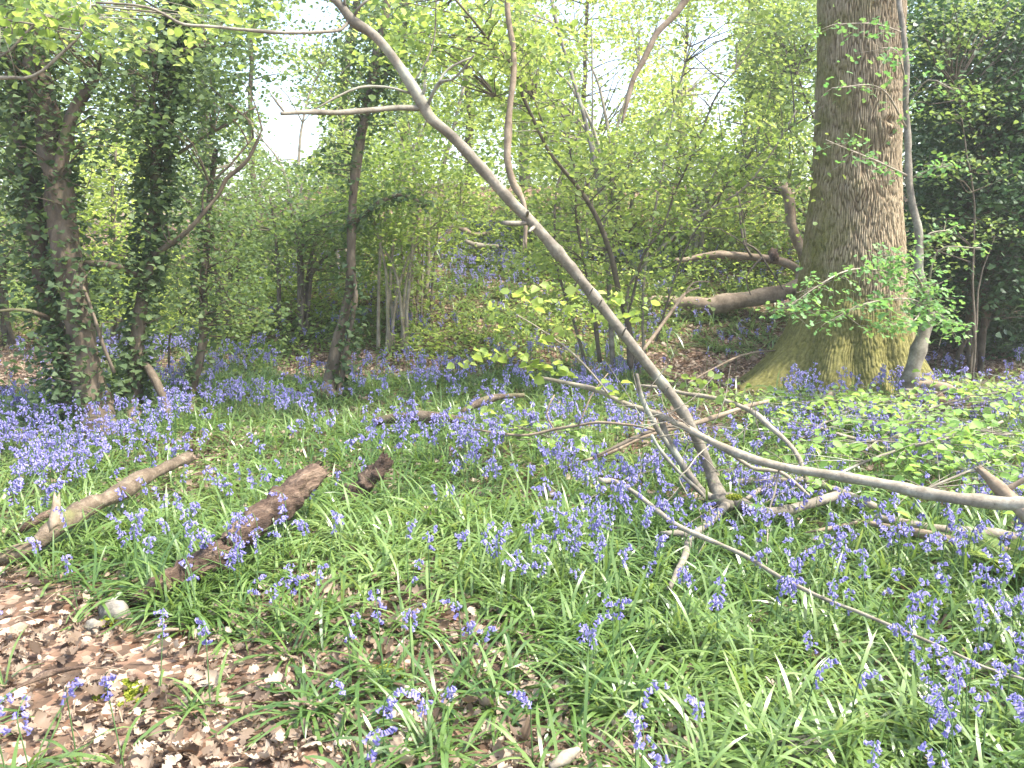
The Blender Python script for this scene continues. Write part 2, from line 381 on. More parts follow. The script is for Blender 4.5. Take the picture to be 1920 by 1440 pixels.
    p = node(nt, 'ShaderNodeBsdfPrincipled', i_Roughness=.9); p.inputs['Specular IOR Level'].default_value = .2; L(mx.outputs[0], p.inputs['Base Color'])
    bp = node(nt, 'ShaderNodeBump', i_Strength=.6, i_Distance=.01); L(n1.outputs['Fac'], bp.inputs['Height']); L(bp.outputs[0], p.inputs['Normal'])
    o = node(nt, 'ShaderNodeOutputMaterial'); L(p.outputs[0], o.inputs[0])
    mb = MB(); mb.add(V, q, rnd=(ridge*.65+ID*.35).ravel()); mb.build('trunk', m, root)
    # limbs and crown above the frame, whose leaves shade the clearing in patches
    mb = MB(); top = np.array([cx-.31, cy, cz+5.5]); tips = []
    for k, (dx, dy, dz) in enumerate([(-2.6, -1.2, 3.2), (2.4, -.8, 3.0), (.4, 2.4, 3.4), (-.8, 1.0, 4.6), (1.3, -1.9, 3.8)]):
        e = top+np.array([dx, dy, dz]); tube(mb, [top-[0, 0, .4], top+(e-top)*.5+[0, 0, .3], e], [.24, .15, .05], sides=10, step=.3, seed=k); tips.append(e)
    mb.build('limbs', M['ivybark'], root)
    c = np.vstack([ellipsoid(t, (1.5, 1.5, .9), 26) for t in tips])
    leafmesh(sprays(c, 26, .32), .11, M['mid'], 'crown', root, 'lobe', th=False)
    return root
make_oak()

# ================================================================== HAWTHORN SAPLING by the oak
def leafy_twigs(tw, fol, start, end, n, size_px_w, g, depth_j=.15, leafn=10, spread=.09, droop=-.02):
    """fine side shoots between two points; returns leaf positions"""
    s, e = np.asarray(start), np.asarray(end); L = np.linalg.norm(e-s); pos = []
    for k in range(n):
        t = g.uniform(.1, 1.0); a = s+(e-s)*t
        d = (e-s)/L*g.uniform(.2, .8)+g.normal(0, .55, 3)*[1, 1, .45]; d /= np.linalg.norm(d)
        l = g.uniform(.10, .26); b = a+d*l+[0, 0, droop]
        tube(tw, [a, (a+b)/2+g.normal(0, .01, 3), b], [size_px_w, size_px_w*.8, size_px_w*.5], sides=4, step=.08, rough=0, cap=False, seed=int(g.integers(1e6)))
        m = max(2, int(leafn*g.uniform(.6, 1.3)))
        q = a+(b-a)*g.uniform(.3, 1.05, m)[:, None]+g.normal(0, 1, (m, 3))*[spread*.5, spread*.5, spread*.28]
        pos.append(q)
    return np.vstack(pos)
g = np.random.default_rng(5)
D = 7.25
b0 = G(1692, 782)[0]
saps = thing('hawthorn_sapling', 'thin crooked pale sapling growing up the right edge of the big oak', 'tree', b0)
branch([(a, b, c, w*.76) for a, b, c, w in [(1688, 800, D, 40), (1697, 745, D, 38), (1712, 690, D, 35), (1730, 632, D, 34), (1742, 590, D, 30), (1733, 548, D, 24), (1722, 505, D, 22), (1724, 470, D, 21), (1722, 432, D, 20), (1711, 385, D, 17), (1704, 330, D, 17),
        (1702, 250, D, 16), (1698, 190, D, 15), (1700, 120, D, 14), (1692, 50, D, 13), (1684, -30, D, 12), (1690, -200, D-.1, 9)]], M['hazelbark'], saps, 'trunk', sides=14, step=.05, rough=.10, rscale=9, knots=5, seed=3)
pos = []
for L in ([(1702, 330, D, 5), (1650, 305, D-.25, 4), (1590, 280, D-.5, 3), (1548, 262, D-.6, 2)], [(1706, 336, D, 4), (1745, 318, D-.1, 3.5), (1778, 312, D-.2, 2)], [(1722, 455, D, 4), (1745, 437, D, 3.5), (1775, 432, D, 2)],
          [(1735, 560, D, 6), (1690, 520, D-.4, 4), (1600, 505, D-.8, 3.5), (1520, 545, D-1.0, 2.5), (1478, 580, D-1.0, 1.5)], [(1738, 575, D, 5), (1700, 560, D-.5, 3), (1620, 570, D-.8, 2.5), (1560, 600, D-.8, 2)],
          [(1738, 560, D, 5), (1720, 520, D-.5, 4), (1690, 490, D-.6, 3), (1655, 478, D-.6, 2)], [(1740, 570, D, 4), (1756, 585, D-.4, 3), (1778, 603, D-.5, 2)],
          [(1700, 240, D, 4), (1650, 165, D-.4, 3), (1560, 165, D-.6, 2)], [(1698, 150, D, 4), (1680, 95, D-.3, 3), (1650, 90, D-.4, 2)], [(1690, 60, D, 3), (1640, 45, D-.4, 3), (1565, 45, D-.5, 2)],
          [(1700, 200, D, 3), (1740, 150, D-.2, 3), (1790, 170, D-.3, 2)], [(1738, 555, D, 4), (1760, 470, D-.2, 3), (1840, 465, D-.3, 2)], [(1735, 560, D, 4), (1715, 600, D-.4, 3), (1668, 610, D-.6, 2)]):
    mb = MB(); p, r = pix_path(L); tube(mb, p, r, sides=6, step=.06, seed=len(L))
    low = 440 < L[-1][1] < 640 and L[-1][0] < 1800
    for a, b2 in zip(p[:-1], p[1:]): pos.append(leafy_twigs(mb, None, a, b2, 13 if low else 5, .0022, g, leafn=7 if low else 6, spread=.10))
    mb.build('branch', M['palebark'], saps)
leafmesh(np.vstack(pos), .056, M['haw'], 'foliage', saps, 'haw', th=False, tilt=.5)

# ================================================================== the leaning hazel and what lies with it
D = 4.75
jb = P(1352, 945, D); jb[2] = ground(jb[0], jb[1])
LIFT[0] = .13
hz = thing('leaning_hazel', 'long bare grey hazel stem slanting across the clearing from lower right to upper left', 'tree', jb)
branch([(a, b, c, w*.68) for a, b, c, w in [(1362, 948, D, 44), (1340, 908, D, 32), (1330, 880, D, 30), (1312, 835, D, 28), (1280, 771, D-.03, 28), (1238, 714, D-.06, 28), (1207, 675, D-.1, 28), (1147, 598, D-.14, 28), (1111, 553, D-.17, 28), (1079, 512, D-.2, 29), (1045, 472, D-.23, 29), (1011, 432, D-.26, 30), (986, 406, D-.28, 31), (958, 377, D-.3, 29),
        (905, 318, D-.35, 28), (850, 258, D-.4, 28), (808, 222, D-.43, 30), (795, 200, D-.45, 30), (772, 160, D-.47, 28), (735, 105, D-.5, 26), (700, 65, D-.53, 25), (662, 40, D-.56, 26), (640, 12, D-.58, 22), (610, -15, D-.6, 19), (540, -70, D-.65, 17), (480, -130, D-.7, 14)]],
       M['hazelbark'], hz, 'trunk', sides=22, step=.035, rough=.045, rscale=11, knots=16, seed=12)
B = lambda L, **k: branch([(a, b, c, w*.74) for a, b, c, w in L], M['hazelbark'], hz, **{**dict(sides=10, step=.04, rough=.07, rscale=14, knots=2, seed=len(L)*7+int(L[0][0])), **k})
B([(792, 203, D-.44, 15), (745, 202, D-.5, 14), (700, 206, D-.6, 14), (640, 211, D-.7, 13), (580, 210, D-.8, 12), (527, 213, D-.9, 9)])
B([(535, 212, D-.88, 6), (522, 196, D-.9, 5), (506, 174, D-.9, 3)])
B([(772, 176, D-.45, 7), (740, 166, D-.5, 6), (707, 162, D-.5, 6), (673, 164, D-.55, 6), (635, 180, D-.6, 5), (590, 205, D-.65, 3)])
B([(800, 205, D-.43, 9), (811, 175, D-.5, 9), (827, 153, D-.55, 8), (847, 150, D-.6, 6), (868, 130, D-.65, 6), (889, 103, D-.7, 4)])
B([(822, 158, D-.52, 6), (832, 138, D-.5, 6), (852, 122, D-.5, 5), (884, 108, D-.5, 4)])
B([(790, 187, D-.45, 8), (799, 158, D-.5, 5)])
B([(772, 158, D-.47, 4), (790, 132, D-.5, 4), (808, 95, D-.5, 4), (816, 60, D-.5, 3.5), (817, 20, D-.55, 3), (820, -30, D-.6, 3)])
B([(655, 36, D-.56, 9), (640, 55, D-.6, 8), (600, 60, D-.7, 8), (540, 62, D-.75, 8), (470, 57, D-.8, 8), (400, 50, D-.85, 8), (345, 46, D-.9, 8), (320, 34, D-.92, 7), (290, 18, D-.95, 7), (250, 9, D-1, 6), (180, 5, D-1, 5)])
B([(664, 34, D-.55, 8), (672, 15, D-.6, 6), (700, -8, D-.6, 5)])
B([(650, 20, D-.55, 6), (646, 5, D-.6, 5), (648, -30, D-.6, 4)])
B([(990, 417, D-.28, 13), (970, 419, D-.3, 11), (943, 418, D-.33, 10)], ragged=.01)
B([(1002, 425, D-.28, 9), (992, 434, D-.4, 6)])
B([(988, 405, D-.3, 9), (990, 396, D-.4, 6)])
for (x, y) in ((870, 285), (930, 350), (1082, 530), (1125, 570), (1170, 622), (1250, 733), (745, 118), (1108, 548), (712, 90)):
    B([(x-4, y+6, D-.3, 6), (x+4, y-8, D-.35, 3)], knots=0)
# lower secondary stems
B([(1345, 938, D, 20), (1320, 925, D, 18), (1298, 897, D, 17), (1277, 868, D, 16), (1257, 833, D+.02, 16), (1245, 805, D+.03, 15), (1238, 780, D+.03, 15)], ragged=.012)
B([(1268, 858, D+.01, 12), (1243, 820, D-.03, 13), (1225, 790, D-.05, 13), (1206, 753, D-.06, 12), (1198, 725, D-.08, 11), (1194, 700, D-.1, 10)], ragged=.01)
B([(1334, 955, D-.1, 7), (1318, 928, D-.1, 9), (1283, 895, D-.1, 9), (1252, 862, D-.12, 9), (1232, 835, D-.12, 8), (1222, 816, D-.15, 8)])
for k in range(46):      # fine dead twigs bristling from the forks
    a = [(1255, 830), (1225, 790), (1290, 800), (1330, 870), (1320, 930), (1210, 750), (1400, 860), (1460, 900)][k % 8]; x, y = a[0]+g.normal(0, 25), a[1]+g.normal(0, 18); dx, dy = g.normal(0, 70), -abs(g.normal(30, 45))*(1 if k % 4 else -1)
    B([(x, y, D-.1, 3), (x+dx*.5+g.normal(0, 6), y+dy*.5, D-.1, 2.4), (x+dx, y+dy+g.normal(0, 8), D-.1+g.normal(0, .1), 1.3)], name='twig', knots=0, sides=5)
# the root stock lying in the flowers
B([(1340, 940, D, 40), (1366, 938, D, 42), (1400, 950, D-.02, 30), (1430, 960, D-.03, 28), (1475, 957, D, 26), (1525, 943, D+.05, 24), (1585, 925, D+.1, 22)], name='rootstock', sides=16, rough=.14)
B([(1362, 945, D-.05, 22), (1340, 970, D-.15, 20), (1310, 995, D-.2, 20), (1293, 1012, D-.25, 18), (1285, 1040, D-.3, 17), (1268, 1076, D-.35, 15), (1255, 1103, D-.4, 13)], ragged=.012, rough=.1)
B([(1296, 1008, D-.25, 15), (1270, 1000, D-.2, 14), (1240, 1001, D-.15, 13)], ragged=.01)
mb = MB(); mb_top = P(1376, 932, D-.35)
ps = ellipsoid(mb_top, (.045, .022, .016), 900, .5); scatter(mb, LEAF, LEAFQ, ps, frames(900, 0, 1.0), np.full(900, .008)); mb.build('moss_cushion', M['mossleaf'], hz)

lift_on = [True]
def stick(name, label, L, mat, cat='branch', group=None, leafy=None, **k):
    LIFT[0] = k.pop('lift', .11 if lift_on[0] else .03); p, r = pix_path(L); m = len(p)//2
    r = r*(.74 if lift_on[0] else 1)
    kw = dict(sides=12, step=.05, rough=.09, rscale=12, knots=3, seed=int(L[0][0])+3); kw.update(k)
    subs = kw.pop('subs', None)
    if not subs and not leafy:
        mb = MB(); tube(mb, p, r, **kw); return tag(mb.build(name, mat, None, origin=p[m]), label, cat, group)
    root = thing(name, label, cat, p[m], group)
    mb = MB(); tube(mb, p, r, **kw); mb.build('main_stem', mat, root)
    for s in subs or []: branch(s, mat, root, 'side_shoot', sides=7, step=.05, rough=.07, rscale=14, seed=int(s[0][0]))
    if leafy is not None: leafmesh(leafy[0], leafy[1], leafy[2], 'leaves', root, droop=.15, tilt=.9, th=False)
    return root
d1, d2 = 4.75, 4.45
# hazel leaves seen large in front of the bank, along thin shoots (centres read off the photograph)
def tuft(cs, n=3, sp=.035, d=4.8):
    out = []
    for c in cs:
        p = P(c[0], c[1], c[2] if len(c) > 2 else d); out.append(p+g.normal(0, 1, (n, 3))*[sp, sp, sp*.5])
    return np.vstack(out)
cs1 = [(985, 550, 4.9), (970, 545, 4.9), (1040, 565, 4.85), (1015, 575), (1078, 545), (1085, 580), (1105, 590), (1130, 590), (1110, 560), (1060, 590), (1048, 620), (975, 583), (943, 608), (1020, 634), (1165, 555), (1190, 600), (1205, 565), (1130, 560), (1150, 590), (1155, 550), (1015, 540), (925, 572)]
cs2 = [(865, 682), (880, 676), (895, 665), (915, 668), (935, 662), (960, 665), (975, 662), (1000, 690), (1010, 700), (1030, 685), (1045, 695), (1060, 700), (1020, 680), (1140, 730), (1170, 735), (1000, 560)]
stick('fallen_branch', 'long pale hazel branch lying out to the right edge, fresh leaves at its tip',
      [(1012, 708, 5.0, 8), (1073, 720, 4.95, 10), (1123, 733, 4.9, 12), (1173, 757, 4.85, 13), (1223, 773, 4.8, 14), (1280, 799, 4.7, 16), (1347, 834, 4.55, 17), (1413, 861, 4.4, 20), (1480, 878, 4.3, 22), (1580, 894, 4.15, 25), (1660, 908, 4.05, 26), (1736, 925, 3.95, 29), (1800, 935, 3.85, 30), (1860, 941, 3.8, 32), (1960, 950, 3.7, 34), (2150, 985, 3.5, 38)],
      M['palebark'], sides=16, knots=12, step=.04, rough=.06,
      subs=[[(1143, 742, 4.87, 4), (1110, 700, 4.88, 4), (1067, 657, 4.9, 4), (1010, 615, 4.95, 3), (968, 590, 5, 2)],
            [(1369, 849, 4.5, 7), (1395, 868, 4.5, 8), (1420, 880, 4.5, 8), (1461, 884, 4.45, 8), (1490, 905, 4.45, 7), (1517, 930, 4.4, 6)],
            [(1461, 880, 4.35, 4), (1452, 925, 4.3, 4), (1441, 960, 4.28, 3), (1439, 1010, 4.25, 3), (1437, 1060, 4.2, 2)]],
      leafy=(tuft(cs1+cs2, 5), .062, M['yellow']))
stick('arching_branch', 'smooth pale branch arching over the leaf litter left of the mossy oak roots',
      [(1195, 722, 5.6, 6), (1240, 727, 5.55, 8), (1280, 737, 5.5, 9), (1347, 748, 5.4, 11), (1407, 770, 5.25, 12), (1440, 797, 5.1, 13), (1477, 830, 5.0, 12), (1500, 862, 4.9, 12), (1512, 905, 4.8, 10)], M['palebark'], knots=6,
      leafy=(tuft([(1270, 700, 5.5), (1300, 720, 5.5), (1330, 735, 5.4), (1360, 730, 5.3), (1395, 750, 5.3), (1420, 740, 5.2), (1315, 708, 5.5), (1340, 715, 5.5)], 6, .06), .055, M['fresh']))
stick('dark_fallen_branch', 'dark brown dead branch lying behind the slanting stem towards the oak roots',
      [(1440, 752, 5.6, 8), (1400, 762, 5.55, 11), (1363, 774, 5.5, 12), (1307, 793, 5.4, 12), (1262, 803, 5.35, 12), (1200, 822, 5.3, 11), (1150, 845, 5.2, 10), (1092, 866, 5.15, 7)], M['deadwood'], knots=5, ragged=.01)
stick('thin_brown_branch', 'thin brown stick crossing low behind the forked hazel stems',
      [(1112, 858, 5.05, 5), (1160, 835, 5.1, 8), (1207, 813, 5.15, 8), (1255, 800, 5.2, 7), (1300, 800, 5.2, 6)], M['darkbark'])
stick('trailing_twig', 'long thin crooked twig trailing across the bluebells left of the forked stems',
      [(878, 803, 5.6, 4), (940, 813, 5.5, 6), (990, 816, 5.45, 7), (1040, 805, 5.4, 7), (1090, 797, 5.3, 7), (1123, 792, 5.25, 7), (1190, 798, 5.15, 7), (1233, 808, 5.1, 6)], M['deadwood'],
      subs=[[(1085, 797, 5.3, 3), (1110, 740, 5.3, 3), (1140, 700, 5.3, 2)], [(1040, 740, 5.5, 3), (1025, 775, 5.5, 3), (1045, 815, 5.5, 3)]],
      leafy=(tuft([(845, 795, 5.6), (870, 785, 5.6), (915, 785, 5.6), (940, 775, 5.5), (965, 790, 5.5), (850, 765, 5.6), (950, 800, 5.5), (905, 770, 5.5), (970, 765, 5.5)], 4, .045), .06, M['fresh']))
stick('bare_stick', 'long straight peeled stick with a broken knobbly tip lying down to the right corner',
      [(1122, 898, 4.75, 10), (1135, 903, 4.7, 17), (1150, 902, 4.7, 13), (1189, 923, 4.55, 12), (1233, 958, 4.4, 12), (1277, 989, 4.25, 12), (1386, 1037, 4.05, 11), (1461, 1081, 3.85, 10), (1539, 1120, 3.7, 10), (1605, 1146, 3.6, 9), (1662, 1170, 3.5, 9), (1762, 1212, 3.35, 8), (1846, 1251, 3.2, 7), (1915, 1272, 3.1, 6), (1990, 1300, 3.0, 5)], M['palebark'], sides=12, knots=9, step=.035, ragged=.012, lift=.21)
stick('broken_limb', 'forked weathered grey limb with a splintered end at the right edge of the frame',
      [(1836, 880, 3.85, 15), (1855, 897, 3.82, 26), (1880, 922, 3.8, 34), (1915, 955, 3.75, 36), (1990, 1010, 3.6, 38), (2100, 1090, 3.5, 40)], M['deadwood'], sides=16, ragged=.03, rough=.16, knots=4,
      subs=[[(1880, 922, 3.8, 14), (1905, 908, 3.78, 10), (1935, 890, 3.75, 8)]])
stick('grey_log', 'straight smooth bare log half sunk in the bluebells at the right edge',
      [(1640, 970, 4.6, 18), (1700, 982, 4.5, 22), (1789, 997, 4.4, 27), (1845, 1001, 4.3, 29), (1920, 1012, 4.2, 31), (2080, 1040, 4.0, 34)], M['palebark'], cat='log', sides=16, knots=3)
stick('low_grey_log', 'dull grey log lying just under the straight bare log on the right',
      [(1600, 975, 4.5, 10), (1700, 995, 4.4, 18), (1797, 1015, 4.3, 20), (1867, 1029, 4.25, 20), (1950, 1040, 4.2, 20)], M['deadwood'], cat='log')
stick('curved_branch', 'thick curved branch lying behind the root stock under the pale leaves',
      [(1372, 905, 4.95, 16), (1430, 901, 4.95, 20), (1517, 904, 4.9, 22), (1580, 925, 4.85, 20), (1640, 950, 4.8, 16)], M['palebark'], knots=4)
stick('short_branch', 'short grey branch propped between the root stock and the curved branch',
      [(1400, 935, 4.6, 10), (1425, 918, 4.7, 10), (1455, 906, 4.8, 9)], M['palebark'])
stick('snapped_stick', 'short snapped stick poking out of the flowers below the root stock',
      [(1510, 998, 4.4, 5), (1560, 990, 4.45, 8), (1612, 978, 4.5, 9)], M['deadwood'])
stick('pale_twig', 'slender pale twig hooked over the forked hazel stems',
      [(1330, 835, 4.5, 3), (1305, 857, 4.45, 3.5), (1290, 880, 4.4, 3.5), (1273, 896, 4.4, 3), (1282, 915, 4.4, 3), (1292, 935, 4.4, 2)], M['palebark'], subs=[[(1282, 812, 4.6, 3), (1225, 820, 4.7, 3), (1180, 822, 4.8, 2)]])
stick('leaning_stick', 'brown stick leaning against the bank behind the slanting hazel stem',
      [(1205, 658, 7.4, 9), (1233, 620, 7.6, 9), (1257, 587, 7.8, 8), (1285, 550, 8.0, 7), (1310, 540, 8.1, 5)], M['deadwood'], subs=[[(1285, 550, 8, 4), (1300, 530, 8, 3), (1330, 528, 8, 3)]])
stick('winding_branch', 'pale winding branch lying among leaves in front of the oak roots',
      [(1480, 790, 6.0, 4), (1527, 799, 5.95, 6), (1580, 817, 5.9, 8), (1633, 827, 5.85, 9), (1680, 819, 5.85, 9), (1722, 803, 5.9, 6)], M['palebark'], knots=5, subs=[[(1633, 827, 5.85, 5), (1700, 826, 5.8, 5), (1780, 830, 5.8, 4), (1870, 826, 5.8, 4)], [(1810, 838, 5.7, 7), (1830, 815, 5.7, 6), (1880, 790, 5.75, 5)]])
stick('root_prop', 'stubby forked dead root standing against the front of the oak',
      [(1543, 778, 7.0, 16), (1552, 750, 7.05, 15), (1560, 735, 7.1, 9)], M['deadwood'])
stick('pale_ground_stick', 'thin straight pale stick on the leaf litter left of the oak',
      [(1290, 718, 7.6, 4), (1340, 690, 7.9, 5), (1400, 664, 8.3, 5), (1480, 655, 8.6, 4)], M['deadwood'])
# split log right of the sapling
sl = thing('split_log', 'split weathered log with torn dark grain on the litter right of the oak', 'log', G(1770, 755)[0])
mb = MB(); pt(mb, [(1692, 748, 7.3, 14), (1740, 750, 7.2, 26), (1790, 760, 7.1, 30), (1850, 762, 7.0, 12)], sides=18, step=.04, rough=.25, rscale=16, ragged=.06, seed=4); mb.build('heartwood', M['rotten'], sl)
mb = MB(); pt(mb, [(1700, 722, 7.3, 10), (1750, 724, 7.25, 22), (1800, 740, 7.15, 20), (1856, 764, 7.05, 8)], sides=16, step=.04, rough=.22, rscale=18, ragged=.08, seed=8); mb.build('upper_slab', M['deadwood'], sl)
mb = MB(); pt(mb, [(1688, 732, 7.2, 8), (1730, 733, 7.1, 9), (1765, 742, 7.0, 8), (1800, 765, 6.9, 5)], sides=8, step=.04, rough=.2, seed=9); mb.build('pale_splinter', M['palebark'], sl)

lift_on[0] = False; LIFT[0] = .01
# ------------------------------------------------------------------ logs on the left
lg = thing('rotten_log', 'crumbling dark brown log with reddish flank lying among tufts at lower left', 'log', G(400, 1090)[0])
mb = MB(); pt(mb, [(a, b, c, w*.84) for a, b, c, w in [(256, 1124, 3.55, 26), (285, 1106, 3.58, 40), (318, 1086, 3.62, 52), (355, 1068, 3.68, 58), (395, 1052, 3.74, 60), (424, 1042, 3.8, 58)]], sides=60, step=.009, rough=.30, rscale=22, ragged=.05, flat=.85, seed=21); mb.build('lower_length', M['rotten'], lg)
mb = MB(); pt(mb, [(a, b, c, w*.8) for a, b, c, w in [(415, 1030, 3.86, 50), (450, 1004, 3.95, 56), (480, 980, 4.05, 60), (515, 955, 4.15, 64), (548, 925, 4.28, 62), (580, 898, 4.4, 56), (600, 885, 4.5, 40)]], sides=60, step=.01, rough=.24, rscale=18, ragged=.07, seed=22); mb.build('upper_length', M['rotten'], lg)
l2 = thing('mossy_log', 'long mossy log with a pale broken stub lying in bluebells at the left edge', 'log', G(150, 985)[0])
mb = MB(); pt(mb, [(-120, 1090, 3.8, 30), (0, 1050, 3.95, 30), (62, 1024, 4.02, 32), (105, 985, 4.12, 36), (150, 958, 4.25, 36), (215, 928, 4.45, 32), (275, 893, 4.75, 28), (345, 862, 5.1, 24), (358, 857, 5.15, 20)], sides=34, step=.02, rough=.22, rscale=9, ragged=.03, seed=23); mb.build('main_stem', M['mossylog'], l2)
mb = MB(); pt(mb, [(100, 990, 4.08, 22), (104, 960, 4.1, 16), (106, 932, 4.12, 9)], sides=10, step=.03, rough=.2, ragged=.03, seed=24); mb.build('stub', M['deadwood'], l2)
mb = MB(); pt(mb, [(18, 1002, 4.2, 14), (45, 988, 4.22, 18), (85, 966, 4.25, 18), (108, 955, 4.3, 10)], sides=12, step=.03, rough=.22, ragged=.03, seed=25)
tag(mb.build('bark_slab', M['rotten'], None, origin=P(60, 985, 4.2)), 'dark curl of bark resting against the mossy log with the pale stub', 'bark')
def lump(name, label, cat, px, py, w, h, mat, seed, dd=0., rough=.3, group=None, tall=1.):
    p, d = G(px, py); s = w*.5*d/FPX
    import bmesh
    bm = bmesh.new(); bmesh.ops.create_icosphere(bm, subdivisions=4, radius=1)
    v = np.array([x.co[:] for x in bm.verts]); n = fbm(v, 1.3, seed, 4)
    v = v*(1+rough*n[:, None])*[s, s*.8, h*.5*d/FPX*tall]
    f = np.array([[q.index for q in x.verts] for x in bm.faces]); bm.free()
    mb = MB(); mb.add(v+p+[0, 0, h*.25*d/FPX], tris=f)
    return tag(mb.build(name, mat, None, origin=p), label, cat, group)
stick('dark_log', 'short dark crumbling log sunk in bluebells just right of the long rotten log', [(722, 862, 4.9, 22), (706, 886, 4.9, 32), (684, 908, 4.9, 36), (660, 930, 4.9, 34), (648, 948, 4.9, 22)], M['rotten'], cat='log', sides=30, step=.012, rough=.34, rscale=20, ragged=.04, lift=-.005)
lump('bark_chunk', 'dark lump of bark lying in the grass below the short dark log', 'bark', 612, 1012, 52, 26, M['rotten'], 8, rough=.5)
lump('boulder', 'dark mossy boulder half hidden by strap leaves at the bottom right', 'stone', 1505, 1440, 120, 80, M['boulder'], 5, rough=.15)
lump('pale_stone', 'pale pointed stone on bare leaf litter at the lower left', 'stone', 172, 1182, 36, 24, M['stone'], 12, rough=.35)
lump('rounded_stone', 'rounded mossy stone beside the pale pointed stone', 'stone', 215, 1160, 56, 46, M['stone'], 14, rough=.2)
lump('white_stone', 'small chalky white stone at the bottom edge right of centre', 'stone', 1385, 1428, 34, 18, M['stone'], 16, rough=.3)
stick('mossy_fallen_log', 'low moss covered log lying across the clearing left of centre', [(700, 792, 6.7, 14), (735, 785, 6.7, 20), (790, 782, 6.6, 20), (845, 785, 6.5, 17), (895, 790, 6.4, 10)], M['mossylog'], cat='log', rough=.15)
stick('mossy_stick', 'upcurved mossy stick rising behind the low moss covered log', [(860, 775, 6.7, 9), (885, 762, 6.75, 12), (907, 752, 6.8, 13), (935, 744, 6.85, 11), (983, 741, 6.9, 9)], M['mossylog'], subs=[])
stick('half_buried_stick', 'thin dark twig on the bare litter at the lower left', [(30, 1290, 2.75, 5), (70, 1272, 2.8, 9), (110, 1258, 2.82, 9), (160, 1250, 2.85, 5)], M['rotten'])
stick('litter_twig', 'short pale twig on the leaf litter below the rotten log', [(270, 1188, 3.1, 4), (300, 1182, 3.1, 6), (335, 1180, 3.12, 4)], M['deadwood'])
stick('crooked_twig', 'crooked brown twig lying under the strap leaves below the hanging leg of the root stock', [(1225, 1110, 3.7, 6), (1262, 1125, 3.65, 9), (1300, 1142, 3.6, 6)], M['rotten'])
stick('bottom_twig', 'peeling white twig at the bottom edge among dead leaves', [(1032, 1440, 2.33, 14), (1060, 1420, 2.36, 18), (1085, 1405, 2.4, 8)], M['palebark'])
stick('bank_twig', 'dark twig lying on the leaf litter in front of the left trees', [(280, 690, 9.6, 6), (330, 695, 9.5, 8), (375, 693, 9.4, 6)], M['darkbark'])

# ------------------------------------------------------------------ fallen limb on the bank behind the oak
fl = thing('fallen_limb', 'thick smooth brown limb lying on the bank behind the left side of the oak', 'log', GD(1400, 11.5))
d = G(1345, 596)[1]-.1
mb = MB(); pt(mb, [(1215, 563, d, 18), (1290, 568, d, 24), (1335, 573, d, 30), (1375, 565, d, 31), (1425, 557, d, 31), (1470, 547, d, 30), (1500, 532, d, 26), (1520, 515, d, 20)], sides=18, step=.06, rough=.08, seed=31, knots=4); mb.build('main_stem', M['deadwood'], fl)
mb = MB(); pt(mb, [(1500, 535, d, 20), (1499, 512, d, 17), (1480, 496, d, 15), (1445, 486, d, 13), (1400, 481, d, 13), (1350, 478, d, 13), (1312, 481, d, 11), (1285, 488, d, 10), (1262, 487, d, 7)], sides=14, step=.05, rough=.09, seed=32, knots=4); mb.build('side_limb', M['deadwood'], fl)
mb = MB(); pt(mb, [(1452, 489, d, 20), (1450, 478, d, 24), (1453, 468, d, 12)], sides=12, step=.04, rough=.3, ragged=.04, seed=33); mb.build('knot', M['rotten'], fl)
for L in ([(1410, 482, d-.1, 5), (1395, 455, d-.1, 5), (1388, 410, d-.1, 4), (1386, 368, d-.1, 4)], [(1395, 455, d-.1, 4), (1420, 470, d-.1, 4), (1440, 500, d-.1, 3), (1480, 560, d-.1, 2)], [(1430, 480, d-.1, 4), (1400, 520, d-.1, 3), (1410, 560, d-.1, 2)]):
    branch(L, M['darkbark'], fl, 'twig', sides=6, step=.06)
stick('broken_snag', 'pale orange barkless snag standing up just left of the oak trunk',
      [(1545, 640, 9.6, 18), (1525, 530, 9.3, 18), (1508, 480, 9.2, 20), (1495, 452, 9.2, 20), (1484, 418, 9.2, 19), (1480, 378, 9.2, 20), (1469, 348, 9.2, 18)], M['deadwood'], cat='snag', ragged=.03, knots=2)
# ------------------------------------------------------------------ hanging dead branches
stick('hanging_branch', 'dead brown branch hanging straight down behind the middle of the slanting stem',
      [(950, -120, 6.3, 9), (952, 20, 6.3, 11), (962, 90, 6.3, 10), (963, 140, 6.3, 10), (957, 190, 6.3, 11), (953, 240, 6.3, 13), (952, 300, 6.3, 13), (960, 337, 6.3, 12), (970, 356, 6.3, 15), (981, 378, 6.3, 9), (986, 410, 6.3, 8), (985, 440, 6.3, 7), (986, 465, 6.3, 4)], M['deadwood'], knots=5,
      subs=[[(985, 430, 6.3, 5), (982, 450, 6.3, 4), (981, 470, 6.3, 2)]])
stick('dangling_branch', 'thin brown dead branch dangling in the bright sky gap right of centre',
      [(1340, -90, 6.8, 14), (1283, 3, 6.8, 13), (1260, 33, 6.8, 11), (1232, 62, 6.8, 11), (1208, 110, 6.8, 11), (1187, 150, 6.8, 8), (1175, 195, 6.8, 8), (1166, 230, 6.8, 4)], M['deadwood'], knots=5)
